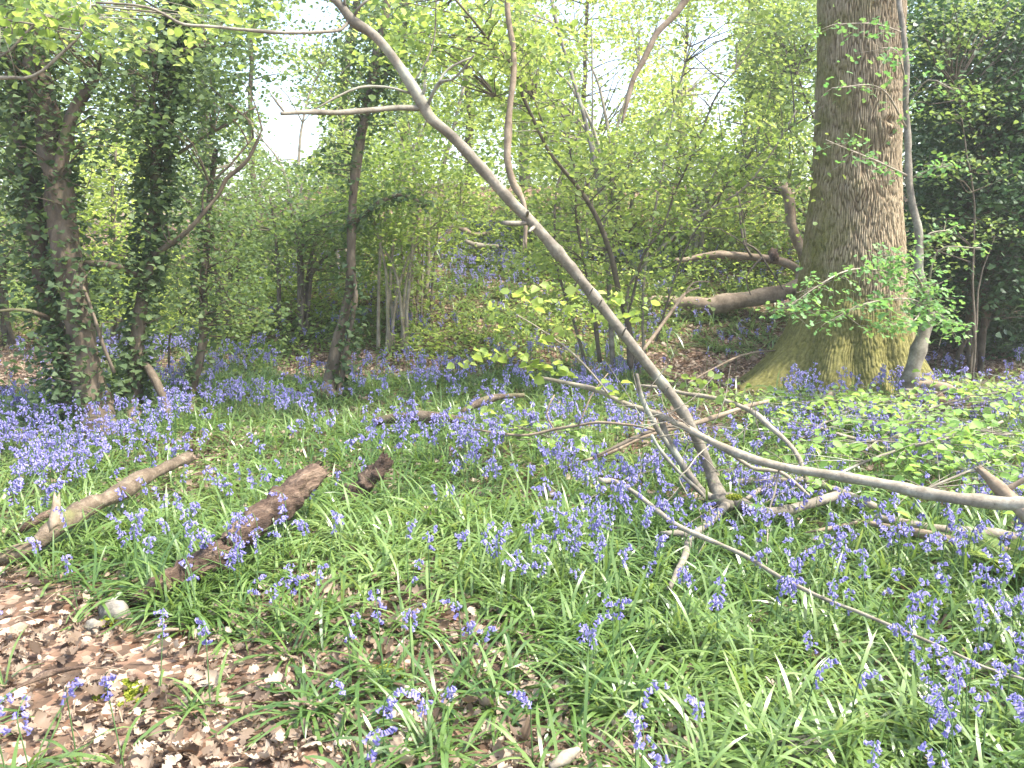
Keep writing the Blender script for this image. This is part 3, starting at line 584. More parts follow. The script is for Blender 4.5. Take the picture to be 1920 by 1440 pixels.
# ================================================================== ivy trees on the left
def ivy_on(paths, n, r0, size, parent, name='ivy', shade=(0, 1), vert=1.0, g=rng):
    """leaves round a stem: paths = list of (points, radii), standing out from the bark and drooping"""
    pos, out = [], []
    for p, r in paths:
        c = smooth_path(np.column_stack([p, r]), .08); m = int(n*len(c)/sum(len(q[0]) for q in paths)/max(1, len(c)/len(p)))
        m = n//len(paths); k = g.integers(0, len(c), m); th = g.uniform(0, 2*np.pi, m)
        cl = fbm(np.column_stack([c[k, 2]*1.0, th*.6, c[k, 0]]), 2.2, 40, 2)
        keep = cl > -.5; k, th, cl = k[keep], th[keep], cl[keep]
        d = np.stack([np.cos(th), np.sin(th), np.zeros(len(k))], -1)
        rr = c[k, 3]+np.abs(g.normal(0, r0, len(k)))*(1+1.1*np.maximum(cl, 0))+.01
        pos.append(c[k, :3]+d*rr[:, None]+g.normal(0, .03, (len(k), 3))); out.append(d)
    pos, out = np.vstack(pos), np.vstack(out); mb = MB(); m = len(pos)
    r = np.clip(.45+.3*fbm(pos, 2, 5, 2)+g.normal(0, .22, m), 0, 1)*(shade[1]-shade[0])+shade[0]
    scatter(mb, IVY, LEAFQ, pos, frames(m, .55, .35, out*.5, g), size*g.uniform(.55, 1.25, m), r, curl=g.normal(0, .2, m))
    return mb.build(name, M['ivy'], parent)
DEN = [1.0]
def px_centres(boxes, g=rng):
    """spray centres inside image ellipses at given depths: (x, y, rx, ry, depth, depth spread, count)"""
    out = []
    for x, y, rx, ry, d, dd, n in boxes:
        n = int(n*DEN[0]); a = g.uniform(0, 2*np.pi, n); u = np.sqrt(g.random(n))
        for i in range(n): out.append(P(x+rx*u[i]*math.cos(a[i]), y+ry*u[i]*math.sin(a[i]), d+g.uniform(-dd, dd)))
    return np.array(out)
def twigs_to(centres, paths, mat, parent, name='twigs', rad=.006, frac=.5, g=rng):
    """fine limbs from the nearest stem point below each spray, so no leaf hangs in the air"""
    stems = np.vstack([smooth_path(np.column_stack([p, r]), .15)[:, :3] for p, r in paths]); mb = MB()
    for c in centres:
        if g.random() > frac: continue
        dd = np.linalg.norm((stems-c)*[1, 1, .8], axis=1)+np.where(stems[:, 2] > c[2], .7, 0)
        s = stems[int(np.argmin(dd))]; mid = (s+c)/2+g.normal(0, .06, 3)+[0, 0, .05*np.linalg.norm(c-s)]
        L = np.linalg.norm(c-s); tube(mb, [s, mid, c], [rad*(1+L*.9), rad*(.7+L*.4), rad*.35], sides=5, step=.2, rough=0, cap=False, seed=int(g.integers(1e6)))
    return mb.build(name, mat, parent)
def make_ivy_tree(name, label, stems, boxes, mat, ivyn=5000, leaf='ivy', lsz=.05, per=26, sp=.17, ivyr=.07, extra=None, tmpl='ivy', tfrac=.5, limit=None):
    p0, r0 = pix_path(stems[0]); base = p0[0].copy(); base[2] = ground(base[0], base[1])
    root = thing(name, label, 'tree', base)
    paths = []
    for i, L in enumerate(stems):
        p, r = pix_path(L); paths.append((p, r)); mb = MB()
        tube(mb, p, r, sides=20 if i == 0 else 12, step=.06, rough=.14, rscale=5, seed=i*9+int(L[0][0]), wob=.01); mb.build('trunk' if i == 0 else 'stem', mat, root)
    if ivyn: ivy_on(paths[:limit] if limit else paths, ivyn, ivyr, .06, root)
    if boxes:
        c = px_centres(boxes); c = thin(c)
        twigs_to(c, paths, mat, root, frac=tfrac)
        leafmesh(sprays(c, per, sp, .55), lsz, M[leaf], 'crown', root, tmpl)
    return root, paths
DEN[0] = .62
d = 6.75
t1, pa = make_ivy_tree('ivy_covered_tree', 'thick tree wrapped in dark ivy to its base, largest on the left',
    [[(188, 822, d, 78), (180, 780, d, 62), (168, 720, d, 56), (155, 660, d, 52), (148, 600, d, 50), (138, 540, d, 50), (125, 470, d, 50), (118, 420, d+.05, 50), (112, 360, d+.05, 50), (98, 280, d+.1, 48), (85, 200, d+.1, 46), (60, 80, d+.2, 46), (30, -60, d+.2, 44), (0, -300, d+.2, 36)],
     [(140, 800, d+.15, 30), (120, 720, d+.2, 34), (106, 640, d+.2, 36), (90, 560, d+.2, 36), (76, 480, d+.2, 34), (60, 380, d+.2, 34), (40, 260, d+.2, 30), (20, 100, d+.2, 28), (0, -60, d+.2, 26)],
     [(112, 330, d, 24), (135, 220, d, 22), (165, 165, d, 18), (185, 135, d, 12)], [(98, 600, d, 9), (60, 585, d-.2, 8), (20, 582, d-.3, 7), (-40, 590, d-.4, 6)],
     [(213, 700, d-.1, 7), (190, 640, d-.15, 6), (165, 560, d-.15, 6), (135, 500, d-.15, 5)]],
    [(60, 90, 130, 110, d, .8, 64), (30, 300, 60, 100, d, .4, 26), (60, 470, 60, 90, d, .4, 20), (90, 690, 40, 40, d-.1, .2, 12), (105, 735, 36, 30, d-.2, .2, 8), (185, 560, 50, 70, d-.1, .3, 16), (190, 250, 50, 60, d, .4, 20), (0, 180, 60, 120, d, .5, 26), (60, 20, 140, 60, d-.3, .6, 36)],
    M['ivybark'], 5200, ivyr=.065, limit=2)
branch([(160, 494, d, 12), (190, 494, d, 12), (222, 500, d+.1, 12), (262, 520, d+.3, 10)], M['ivybark'], t1, 'branch', sides=10, step=.05)
d = 7.1
t2, pb = make_ivy_tree('slim_ivy_tree', 'slim leaning ivy clad tree with a prop-like second foot, second from the left',
    [[(250, 800, d, 34), (250, 760, d, 30), (254, 720, d, 27), (258, 680, d, 26), (258, 637, d, 25), (263, 587, d, 24), (272, 537, d, 23), (280, 490, d, 23), (285, 433, d, 24), (290, 380, d, 22), (295, 300, d, 20), (300, 240, d, 19), (312, 190, d, 18), (325, 140, d, 18), (330, 90, d, 17), (335, 0, d, 16), (345, -150, d, 14)],
     [(262, 672, d, 14), (280, 692, d-.05, 15), (295, 720, d-.1, 15), (308, 750, d-.1, 15), (318, 785, d-.15, 16)],
     [(263, 515, d, 13), (283, 485, d-.05, 11), (305, 467, d-.1, 10), (333, 450, d-.15, 9), (360, 425, d-.2, 8), (383, 397, d-.2, 8), (410, 365, d-.2, 8), (424, 335, d-.2, 8), (445, 318, d-.2, 7), (466, 298, d-.2, 6), (482, 270, d-.2, 6), (492, 245, d-.2, 3)],
     [(381, 398, d-.2, 5), (380, 375, d-.2, 4), (384, 353, d-.2, 4), (405, 335, d-.2, 3.5), (430, 312, d-.2, 3), (455, 282, d-.2, 3), (475, 258, d-.2, 2)],
     [(295, 325, d, 9), (320, 298, d, 8), (345, 282, d, 7), (375, 260, d, 6), (430, 230, d, 5), (480, 200, d, 4)], [(292, 350, d, 6), (290, 100, d-.2, 6), (330, 98, d-.3, 5), (375, 85, d-.3, 4)]],
    [(300, 170, 110, 120, d, .7, 100), (220, 90, 90, 80, d, .6, 50), (400, 120, 80, 80, d, .5, 46), (380, 230, 60, 50, d, .5, 30), (300, 420, 50, 70, d, .3, 22), (290, 540, 60, 70, d, .3, 18), (235, 480, 40, 60, d, .3, 14), (420, 30, 80, 50, d, .5, 22), (330, 300, 60, 60, d, .4, 20)],
    M['ivybark'], 5200, ivyr=.045, limit=1)
d = 7.9
make_ivy_tree('young_ivy_tree', 'thin tree with sparse ivy right of the slim ivy clad tree',
    [[(358, 775, d, 22), (362, 740, d, 18), (368, 710, d, 17), (377, 675, d, 17), (383, 630, d, 16), (383, 590, d, 15), (382, 540, d, 14), (388, 470, d, 13), (392, 400, d, 12), (398, 330, d, 10), (404, 280, d, 8)],
     [(318, 690, d+.2, 4), (318, 630, d+.2, 4), (335, 605, d+.2, 3), (350, 585, d+.2, 3)]],
    [(390, 500, 80, 90, d, .5, 50), (440, 560, 60, 50, d, .5, 30), (350, 590, 50, 40, d, .4, 18), (420, 420, 50, 60, d, .5, 24), (470, 600, 40, 30, d, .4, 12)], M['ivybark'], 900, ivyr=.04, leaf='mid', tmpl='leaf', lsz=.045, limit=1)
d = 8.4
make_ivy_tree('forked_tree', 'grey forked tree with ivy in its top left of the slanting stem',
    [[(612, 745, d, 34), (618, 715, d, 26), (624, 685, d, 24), (634, 640, d, 22), (648, 590, d, 20), (655, 530, d, 18), (658, 470, d, 18), (660, 400, d, 18), (664, 340, d, 18), (668, 300, d, 19), (675, 255, d, 19), (684, 210, d, 18), (695, 160, d, 18), (706, 110, d, 18), (722, 40, d, 17), (735, -60, d, 14)],
     [(636, 742, d-.1, 13), (643, 700, d-.1, 11), (650, 650, d-.1, 10), (660, 600, d-.1, 9), (668, 555, d-.1, 8), (662, 500, d, 7)],
     [(690, 185, d, 10), (720, 150, d, 10), (735, 120, d, 9), (748, 60, d, 7)], [(655, 430, d, 7), (700, 387, d-.1, 8), (725, 372, d-.1, 8), (755, 366, d-.1, 6), (800, 385, d-.2, 4)]],
    [(690, 110, 75, 90, d, .6, 60), (630, 270, 55, 60, d, .5, 30), (740, 60, 60, 60, d, .6, 30), (720, 200, 40, 50, d, .4, 18)], M['ivybark'], 1300, ivyr=.06)

DEN[0] = 1.0
# ================================================================== multi-stemmed hazel in the centre
base = GD(1160, 8.8)
hc = thing('hazel_coppice', 'many stemmed hazel clump with thin dark rods fanning up behind the slanting stem', 'tree', base)
K = lambda L, mat='darkbark', nm='stem', **k: (branch([(a, b, c, w*.72) for a, b, c, w in L], M[mat], hc, nm, **{**dict(sides=9, step=.07, rough=.06, rscale=10, knots=3, seed=int(L[-1][0])), **k}), pix_path(L))[1]
hp = [K([(1182, 690, 8.7, 16), (1180, 640, 8.6, 15), (1175, 600, 8.5, 14), (1160, 545, 8.3, 14), (1150, 497, 8.1, 14), (1143, 470, 8.0, 13), (1123, 417, 7.8, 13), (1103, 380, 7.7, 12), (1077, 343, 7.5, 11), (1033, 290, 7.2, 10), (1012, 250, 7.1, 9), (997, 217, 7, 9), (980, 180, 6.9, 9), (970, 140, 6.8, 8), (953, 113, 6.7, 7), (913, 70, 6.5, 7), (883, 33, 6.3, 6), (850, -5, 6.2, 6), (800, -60, 6, 5)]),
      K([(1150, 700, 8.8, 16), (1145, 600, 8.9, 13), (1140, 500, 9, 12), (1130, 400, 9.1, 11), (1117, 317, 9.1, 11), (1103, 250, 9.2, 11), (1090, 200, 9.2, 10), (1070, 133, 9.3, 9), (1047, 57, 9.3, 9), (1030, -20, 9.4, 8)], 'hazelbark'),
      K([(1125, 680, 8.9, 12), (1115, 600, 8.7, 10), (1100, 513, 8.6, 9), (1090, 467, 8.6, 7), (1080, 400, 8.5, 6), (1080, 330, 8.5, 6), (1067, 277, 8.4, 6), (1063, 233, 8.4, 5), (1035, 190, 8.4, 3), (1000, 150, 8.4, 2)]),
      K([(1195, 690, 8.7, 12), (1180, 600, 8.6, 9), (1190, 540, 8.5, 7), (1207, 477, 8.3, 7), (1243, 427, 8.2, 6), (1263, 367, 8.1, 6), (1280, 330, 8, 5), (1297, 293, 7.9, 5), (1323, 227, 7.8, 5), (1343, 180, 7.7, 4), (1380, 130, 7.6, 3)]),
      K([(1200, 700, 8.8, 10), (1175, 560, 8.7, 8), (1213, 490, 8.5, 7), (1257, 450, 8.3, 7), (1280, 425, 8.2, 7), (1310, 407, 8.1, 7), (1347, 383, 8, 7), (1383, 363, 7.9, 6), (1413, 333, 7.8, 5), (1447, 287, 7.7, 5), (1467, 253, 7.6, 4), (1493, 207, 7.5, 3)], 'palebark'),
      K([(1345, 383, 8, 4), (1357, 352, 7.9, 4), (1385, 325, 7.9, 4), (1420, 293, 7.8, 4), (1467, 250, 7.8, 4), (1513, 220, 7.7, 3), (1545, 198, 7.6, 2)], nm='branch'),
      K([(1383, 365, 7.9, 5), (1388, 385, 7.8, 4), (1393, 410, 7.8, 4), (1400, 462, 7.7, 3)], nm='branch'),
      K([(1210, 690, 9, 9), (1205, 600, 9.1, 8), (1210, 500, 9.2, 7), (1240, 330, 9.3, 6), (1265, 200, 9.4, 5), (1300, 60, 9.5, 4)], 'hazelbark'),
      K([(1100, 690, 9, 10), (1075, 600, 9.1, 8), (1045, 500, 9.2, 7), (1040, 400, 9.2, 6), (1050, 330, 9.3, 5), (1085, 250, 9.3, 4)]),
      K([(1030, 262, 7.2, 4), (1015, 225, 7.2, 4), (1002, 186, 7.2, 3)], nm='branch'), K([(985, 200, 6.95, 4), (960, 192, 6.9, 3), (930, 180, 6.8, 2)], nm='branch'),
      K([(916, 72, 6.5, 3), (920, 30, 6.5, 3), (925, -10, 6.5, 2)], nm='branch'), K([(1066, 235, 8.4, 3), (1073, 218, 8.4, 3), (1078, 170, 8.4, 2)], nm='branch'),
      K([(1110, 470, 9.3, 8), (1100, 430, 9.3, 6), (1110, 250, 9.4, 5), (1110, 60, 9.5, 4)], 'palebark'), K([(1230, 640, 8.6, 6), (1280, 480, 8.4, 5), (1340, 380, 8.3, 4), (1400, 300, 8.2, 3)], 'darkbark')]
c = px_centres([(900, 60, 120, 90, 6.8, .7, 66), (1000, 180, 80, 120, 7.6, .9, 40), (1230, 330, 170, 110, 8.3, 1.0, 70), (1080, 400, 110, 120, 8.8, .9, 60), (1350, 250, 110, 90, 7.9, .7, 34), (1420, 330, 80, 90, 8.0, .5, 26), (1210, 520, 100, 80, 8.8, .8, 36),
                (1250, 90, 90, 90, 8.8, .8, 16), (1050, 520, 80, 70, 9.0, .6, 24), (1430, 120, 80, 110, 8.2, .6, 26), (760, 50, 60, 60, 6.4, .6, 22)])
c = thin(c); twigs_to(c, hp, M['darkbark'], hc, frac=.7, rad=.004)
leafmesh(sprays(c, 20, .19, .3), .058, M['fresh'], 'crown', hc)

# hazel at the upper left whose bright leaves hang into the frame
oh = thing('overhanging_hazel', 'bright leaved hazel boughs hanging into the top left corner', 'tree', GD(-330, 4.6))
oo = [pix_path(L) for L in ([(-330, 1100, 4.6, 60), (-330, 700, 4.6, 56), (-320, 200, 4.6, 50), (-200, -200, 4.5, 30), (0, -330, 4.4, 20), (300, -300, 4.4, 12)], [(-322, 300, 4.6, 16), (-150, 175, 4.6, 10), (0, 146, 4.6, 7), (45, 147, 4.6, 6), (78, 134, 4.6, 6), (110, 105, 4.6, 6), (138, 80, 4.6, 5), (156, 55, 4.6, 4), (170, 10, 4.6, 3)],
     [(-322, 250, 4.6, 16), (-100, 150, 4.7, 8), (0, 106, 4.7, 5), (25, 88, 4.7, 5), (45, 66, 4.7, 4), (80, 30, 4.7, 3)], [(150, 58, 4.6, 3), (110, 52, 4.6, 3), (60, 45, 4.6, 3), (0, 35, 4.6, 2)])]
for i, (p, r) in enumerate(oo):
    mb = MB(); tube(mb, p, r, sides=14 if i == 0 else 8, step=.06, rough=.07, knots=4, seed=i); mb.build('trunk' if i == 0 else 'branch', M['hazelbark'], oh)
c = px_centres([(40, 20, 80, 30, 4.7, .4, 13), (150, 10, 90, 30, 4.8, .5, 8), (280, 50, 90, 50, 5.2, .5, 9), (30, 60, 40, 30, 4.7, .2, 6), (430, 20, 80, 30, 5.2, .3, 8)])
twigs_to(c, oo[1:], M['hazelbark'], oh, frac=1, rad=.0025); leafmesh(sprays(c, 14, .14, .4), .062, M['fresh'], 'foliage', oh)

# ================================================================== shrubs and trees behind
def bush(name, label, px, depth, boxes, leaf, lsz, per=26, sp=.2, mat='darkbark', n=5, tmpl='leaf', w=9, top=200, flat=.5, tilt=.6, cat='shrub', group=None, fan=.5, frac=.45, th=True, ch=1.0):
    b = GD(px, depth); root = thing(name, label, cat, b, group); paths = []
    c = px_centres(boxes)
    if th: c = thin(c)
    c = c[c[:, 2] > ground(c[:, 0], c[:, 1])+.05]
    hi = c[rng.permutation(len(c))[:n]] if len(c) else np.zeros((0, 3))
    for i, e in enumerate(hi):
        s = b+[rng.normal(0, .10), rng.normal(0, .10), -.05]; m = (s+e)/2+[(s[0]-e[0])*fan*.4, 0, .15*abs(e[2]-s[2])]
        r0 = w*.5*depth/FPX; mb = MB(); tube(mb, [s, m, e], [r0, r0*.7, r0*.25], sides=8, step=.15, rough=.08, wob=.03, seed=int(rng.integers(1e6)))
        paths.append((np.array([s, m, e]), np.array([r0, r0*.7, r0*.25]))); mb.build('trunk' if n == 1 else 'stem', M[mat], root)
    twigs_to(c, paths, M[mat], root, frac=frac)
    leafmesh(sprays(c, int(per*ch), sp, flat), lsz, M[leaf], 'foliage' if cat == 'shrub' else 'crown', root, tmpl, tilt=tilt, th=th)
    return root
bush('holly_tree', 'dense dark holly filling the right edge behind the oak and sapling', 1830, 9.8, [(1840, 120, 150, 140, 9.6, 1.0, 210), (1850, 330, 140, 140, 9.6, 1.0, 230), (1850, 500, 120, 80, 9.8, .8, 120), (1960, 300, 120, 320, 9.4, 1.0, 230), (1755, 80, 60, 120, 9.7, .6, 70), (1750, 420, 50, 60, 9.8, .5, 30)], 'holly', .062, 36, .2, n=5, w=12, tmpl='ivy', cat='tree')
bush('dark_holly_bush', 'gloomy low holly thicket beneath the dense dark holly at the far right', 1860, 11.3, [(1800, 480, 110, 150, 11.6, .8, 190), (1920, 560, 110, 120, 11.0, .9, 190), (1770, 320, 60, 120, 11.6, .6, 80), (1960, 430, 100, 200, 11.6, .8, 150)], 'holly', .07, 34, .22, n=7, tmpl='ivy')
bush('young_beech', 'fresh green sapling leaves spilling in front of the dark holly on the right', 1810, 8.3, [(1790, 60, 100, 60, 8.3, .4, 26), (1790, 200, 90, 50, 8.3, .4, 18), (1830, 320, 90, 30, 8.3, .4, 12), (1800, 420, 100, 30, 8.3, .4, 12), (1760, 470, 50, 40, 8.3, .4, 6), (1880, 20, 60, 40, 8.3, .4, 10)], 'mid', .048, 22, .13, n=2, w=5, flat=.25, tilt=.4, cat='tree')
bush('holly_shrub', 'green holly shrub close behind the left side of the oak trunk', 1540, 13, [(1460, 90, 90, 130, 12.6, .8, 100), (1490, 300, 60, 130, 12.6, .8, 76), (1510, 60, 60, 90, 12.6, .8, 44), (1425, 230, 75, 90, 12.6, .8, 44), (1370, 330, 70, 60, 12.6, .6, 20), (1440, 440, 50, 40, 12.6, .5, 18), (1390, 60, 60, 60, 12.6, .6, 14)], 'mid', .06, 28, .19, n=6, tmpl='ivy', cat='tree')
bush('dark_shrub', 'dense dark green shrub between the forked tree and the slim ivy trees', 560, 11.2, [(600, 380, 110, 80, 11, .8, 64), (550, 480, 100, 50, 11, .8, 34), (470, 430, 70, 80, 11.3, .6, 26), (680, 450, 60, 70, 10.9, .6, 22)], 'mid', .06, 30, .2, n=7, tmpl='ivy')
bush('hazel_bush', 'light green hazel bush spreading behind the forked tree', 740, 10.6, [(740, 370, 90, 80, 10.4, .8, 66), (800, 280, 100, 80, 10.6, .8, 48), (740, 470, 70, 80, 10.4, .7, 28), (860, 370, 70, 60, 10.4, .7, 26), (690, 330, 60, 60, 10, .5, 30)], 'fresh', .058, 26, .2, n=8, mat='palebark', w=7, flat=.3)
bush('bright_maple', 'sunlit yellow green young maple between the two ivy trees on the left', 215, 11.0, [(200, 440, 70, 70, 11, .6, 60), (220, 300, 70, 90, 11.3, .8, 46), (220, 560, 60, 60, 11, .6, 30), (340, 560, 60, 80, 11, .6, 34), (150, 350, 50, 80, 11, .5, 24)], 'yellow', .065, 26, .2, n=5, flat=.25, tilt=.3, cat='tree')
bush('left_thicket', 'mixed green thicket at the far left edge of the wood', 10, 12.5, [(20, 400, 90, 100, 12.5, .8, 60), (0, 250, 90, 110, 12.5, .8, 50), (30, 520, 60, 40, 12.5, .5, 10), (-80, 350, 80, 250, 11.5, .8, 90)], 'mid', .07, 30, .24, n=6)
bush('thorn_bush', 'greyish thorn bush behind the thin pale barked tree', 430, 11.8, [(430, 350, 80, 70, 11.8, .7, 56), (400, 460, 80, 70, 11.8, .7, 40), (500, 340, 60, 50, 12, .5, 26), (330, 400, 50, 100, 11.8, .5, 30)], 'mid', .05, 28, .2, n=6)
for px, dep, lab, x0, hw in ((1060, 13.5, 'leafy shrub on the bank behind the middle of the slanting stem', 1040, 80), (1160, 13.5, 'sunlit shrub on the bank behind the dark rods of the hazel clump', 1165, 90), (1300, 13, 'yellow green shrub rising over the fallen limb', 1310, 85), (1400, 14.5, 'sunlit shrub between the fallen limb and the orange snag', 1410, 70), (650, 13, 'pale shrub behind the dense dark green shrub', 650, 90)):
    bush('bank_shrub', lab, px, dep, [(x0, 350, hw, 90, dep, .8, 60), (x0+rng.uniform(-20, 20), 270, hw*.9, 90, dep+.6, .8, 50), (x0, 180, hw*.9, 90, dep+.8, .8, 26)], 'yellow' if px > 1100 else 'fresh', .07, 30, .24, n=7, mat='palebark' if px % 40 else 'darkbark', w=8, flat=.35, group='shrubs along the bank')
# tall pale rods of a second coppice on the slope
cp = thing('pale_coppice', 'cluster of straight pale upright rods on the slope left of the hanging dead branch', 'tree', GD(785, 11.6))
cpp = []
for L, mt in (([(770, 610, 11.4, 9), (772, 500, 11.4, 8), (774, 420, 11.4, 8), (777, 345, 11.4, 7), (790, 200, 11.4, 6), (810, 60, 11.4, 5)], 'palebark'), ([(798, 560, 11.6, 9), (802, 500, 11.6, 9), (804, 420, 11.6, 9), (815, 370, 11.6, 8), (835, 300, 11.6, 7), (870, 160, 11.6, 6)], 'palebark'),
              ([(760, 620, 11.3, 5), (755, 500, 11.3, 4), (748, 400, 11.3, 4), (735, 300, 11.3, 3)], 'deadwood'), ([(780, 620, 11.3, 5), (785, 480, 11.3, 4), (780, 380, 11.3, 4), (765, 230, 11.3, 3)], 'deadwood'), ([(790, 600, 11.3, 4), (793, 480, 11.3, 4), (800, 350, 11.3, 3)], 'palebark'),
              ([(748, 610, 11.3, 4), (738, 520, 11.3, 4), (735, 450, 11.3, 3), (720, 330, 11.3, 3)], 'palebark'), ([(806, 600, 11.4, 4), (815, 480, 11.4, 4), (830, 380, 11.4, 3)], 'darkbark')):
    branch(L, M[mt], cp, 'stem', sides=7, step=.12, rough=.05, seed=int(L[0][0])); cpp.append(pix_path(L))
c = thin(px_centres([(790, 330, 90, 130, 11.3, .7, 50), (840, 150, 90, 110, 11.3, .7, 46), (760, 480, 60, 70, 11.3, .5, 24)])); twigs_to(c, cpp, M['palebark'], cp, frac=.5)
leafmesh(sprays(c, 22, .2, .3), .06, M['fresh'], 'crown', cp)
stick('fallen_bough', 'brown fallen bough lying at the top of the bluebell slope', [(850, 424, 13.5, 6), (872, 432, 13.5, 8), (890, 440, 13.5, 8), (925, 436, 13.5, 6)], M['deadwood'])
stick('sawn_pole', 'pale sawn pole lying just below the fallen bough on the slope', [(873, 452, 13, 7), (895, 460, 13, 9), (935, 462, 13, 6)], M['palebark'])
bush('airy_birch', 'tall airy young tree with thin stems and tiny pale leaves against the brightest sky', 1150, 13.6, [(1000, 50, 150, 70, 13.5, .9, 44), (1200, 60, 140, 90, 13.5, .9, 54), (1180, 220, 150, 80, 13.5, .9, 50), (1330, 150, 90, 130, 13.5, .9, 40), (960, 200, 80, 90, 13.5, .8, 30)], 'yellow', .05, 26, .24, n=6, mat='palebark', w=8, cat='tree')
bush('pale_birch', 'slender pale leaved young tree in the sky gap left of the slanting stem top', 560, 13.6, [(600, 60, 90, 60, 13.4, .8, 30), (560, 160, 80, 50, 13.4, .8, 20), (470, 250, 60, 60, 13.4, .8, 22), (600, 300, 90, 50, 13.4, .8, 26)], 'fresh', .05, 24, .24, n=4, mat='palebark', w=7, cat='tree')
# background trees: each its own trunk and crown
bgl = [  # px, depth, trunk width m, top, crown boxes half size m, leaf, label
 (95, 19, .32, 'broad background tree at the far left behind the thick ivy tree', 'mid'), (270, 17, .22, 'pale green background tree seen between the slim ivy tree and thorn bush', 'fresh'), (395, 21, .3, 'tall background tree behind the upper left branches', 'mid'),
 (480, 16, .10, 'small background tree left of the forked tree, bushy and low', 'mid'), (640, 18, .22, 'background tree just behind the forked tree', 'mid'), (760, 22, .24, 'yellow green background tree behind the pale rods', 'yellow'),
 (880, 17, .15, 'light background tree above the bluebell slope', 'fresh'), (985, 24, .3, 'tall hazy background tree behind the hanging dead branch', 'fresh'), (1090, 18, .09, 'slender sunlit background tree behind the hazel clump', 'yellow'),
 (1270, 19, .08, 'slim background tree right of the brightest sky gap', 'yellow'), (1395, 17, .10, 'yellow green background tree above the fallen limb', 'yellow'), (1450, 24, .3, 'tall background tree close left of the oak', 'mid'),
 (1760, 20, .3, 'background tree glimpsed between oak and holly', 'mid'), (1900, 18, .3, 'background tree behind the holly at the right edge', 'mid')]
for px, dep, tw, lab, lf in bgl:
    b = GD(px, dep); root = thing('background_tree', lab, 'tree', b, 'trees standing behind the bank')
    H = rng.uniform(7.0, 9.0); lean = rng.normal(0, .25, 2)
    p = [b+[0, 0, -.1], b+[lean[0]*.3, lean[1]*.3, H*.3], b+[lean[0], lean[1], H*.6], b+[lean[0]*1.6, lean[1]*1.3, H]]
    mb = MB(); tube(mb, p, [tw*.6, tw*.45, tw*.32, tw*.08], sides=12, step=.3, rough=.1, wob=.08, seed=px); mb.build('trunk', M['hazelbark' if px % 2 else 'ivybark'], root)
    pp = [(np.array(p), np.array([tw*.5]*4))]
    open_ = 470 < px < 1420
    n = 170 if open_ else 190
    c = np.vstack([ellipsoid(b+[lean[0]*.6, 0, H*.52], (1.7, 1.4, H*.42), n, .55), ellipsoid(b+[0, 0, 1.6], (1.6, 1.0, 1.3), 55, .6)])
    c = c[c[:, 2] > ground(c[:, 0], c[:, 1])+.2]; c = thin(c)
    twigs_to(c, pp, M['darkbark'], root, frac=.16 if open_ else .4, rad=.008)
    leafmesh(sprays(c, 30, .30, .4), .085, M[lf], 'crown', root)
# ================================================================== ground, litter, leaves, flowers
def inpoly(x, y, poly):
    inside = np.zeros(len(x), bool); n = len(poly)
    for i in range(n):
        x1, y1 = poly[i]; x2, y2 = poly[(i+1) % n]
        c = ((y1 > y) != (y2 > y)) & (x < (x2-x1)*(y-y1)/(y2-y1+1e-9)+x1); inside ^= c
    return inside
def make_ground():
    xs = np.concatenate([np.linspace(-60, -9, 40), np.arange(-8.9, 9, .09), np.linspace(9, 60, 40)])
    ys = np.concatenate([np.linspace(-8, 1.2, 12), np.arange(1.3, 16, .09), np.linspace(16.2, 30, 60), np.linspace(31, 90, 30)])
    X, Y = np.meshgrid(xs, ys); Z = ground(X, Y) + .012*fbm(np.stack([X, Y, X*0], -1), 5, 2, 3)-.006
    n, m = X.shape; i = np.arange(n-1)[:, None]*m; j = np.arange(m-1)[None]
    q = np.stack([i+j, i+j+1, i+m+j+1, i+m+j], -1).reshape(-1, 4)
    mt, nt = newmat('woodland_floor'); L = nt.links.new
    g = node(nt, 'ShaderNodeNewGeometry')
    n1 = node(nt, 'ShaderNodeTexNoise', i_Scale=4., i_Detail=8., i_Roughness=.7); L(g.outputs['Position'], n1.inputs['Vector'])
    v = node(nt, 'ShaderNodeTexVoronoi', i_Scale=26.); L(g.outputs['Position'], v.inputs['Vector'])
    s = node(nt, 'ShaderNodeSeparateColor'); L(v.outputs['Color'], s.inputs[0])
    c1 = ramp(nt, [(.3, (.045, .032, .022)), (.6, (.12, .08, .055))], n1.outputs['Fac'])
    c2 = ramp(nt, [(0, (.09, .05, .03)), (.5, (.22, .14, .095)), (1, (.42, .31, .23))], s.outputs[0])
    mx = node(nt, 'ShaderNodeMixRGB'); f = ramp(nt, [(.35, (0, 0, 0)), (.6, (1, 1, 1))], s.outputs[1]); L(f, mx.inputs[0]); L(c1, mx.inputs[1]); L(c2, mx.inputs[2])
    p = node(nt, 'ShaderNodeBsdfPrincipled', i_Roughness=.95); L(mx.outputs[0], p.inputs['Base Color']); p.inputs['Specular IOR Level'].default_value = .1
    b = node(nt, 'ShaderNodeBump', i_Strength=.7, i_Distance=.02); L(v.outputs['Distance'], b.inputs['Height']); L(b.outputs[0], p.inputs['Normal'])
    o = node(nt, 'ShaderNodeOutputMaterial'); L(p.outputs[0], o.inputs[0])
    mb = MB(); mb.add(np.stack([X, Y, Z], -1).reshape(-1, 3), q); tag(mb.build('ground', mt), kind='structure')
make_ground()
def sample(n, y0, y1, g=rng, margin=1.12):
    """points of the ground inside the view wedge (and a little beside it), even per square metre"""
    y = np.sqrt(g.uniform(y0*y0, y1*y1, n)); x = g.uniform(-1, 1, n)*(y*.60*margin+.45)
    z = ground(x, y); return np.stack([x, y, z], -1)
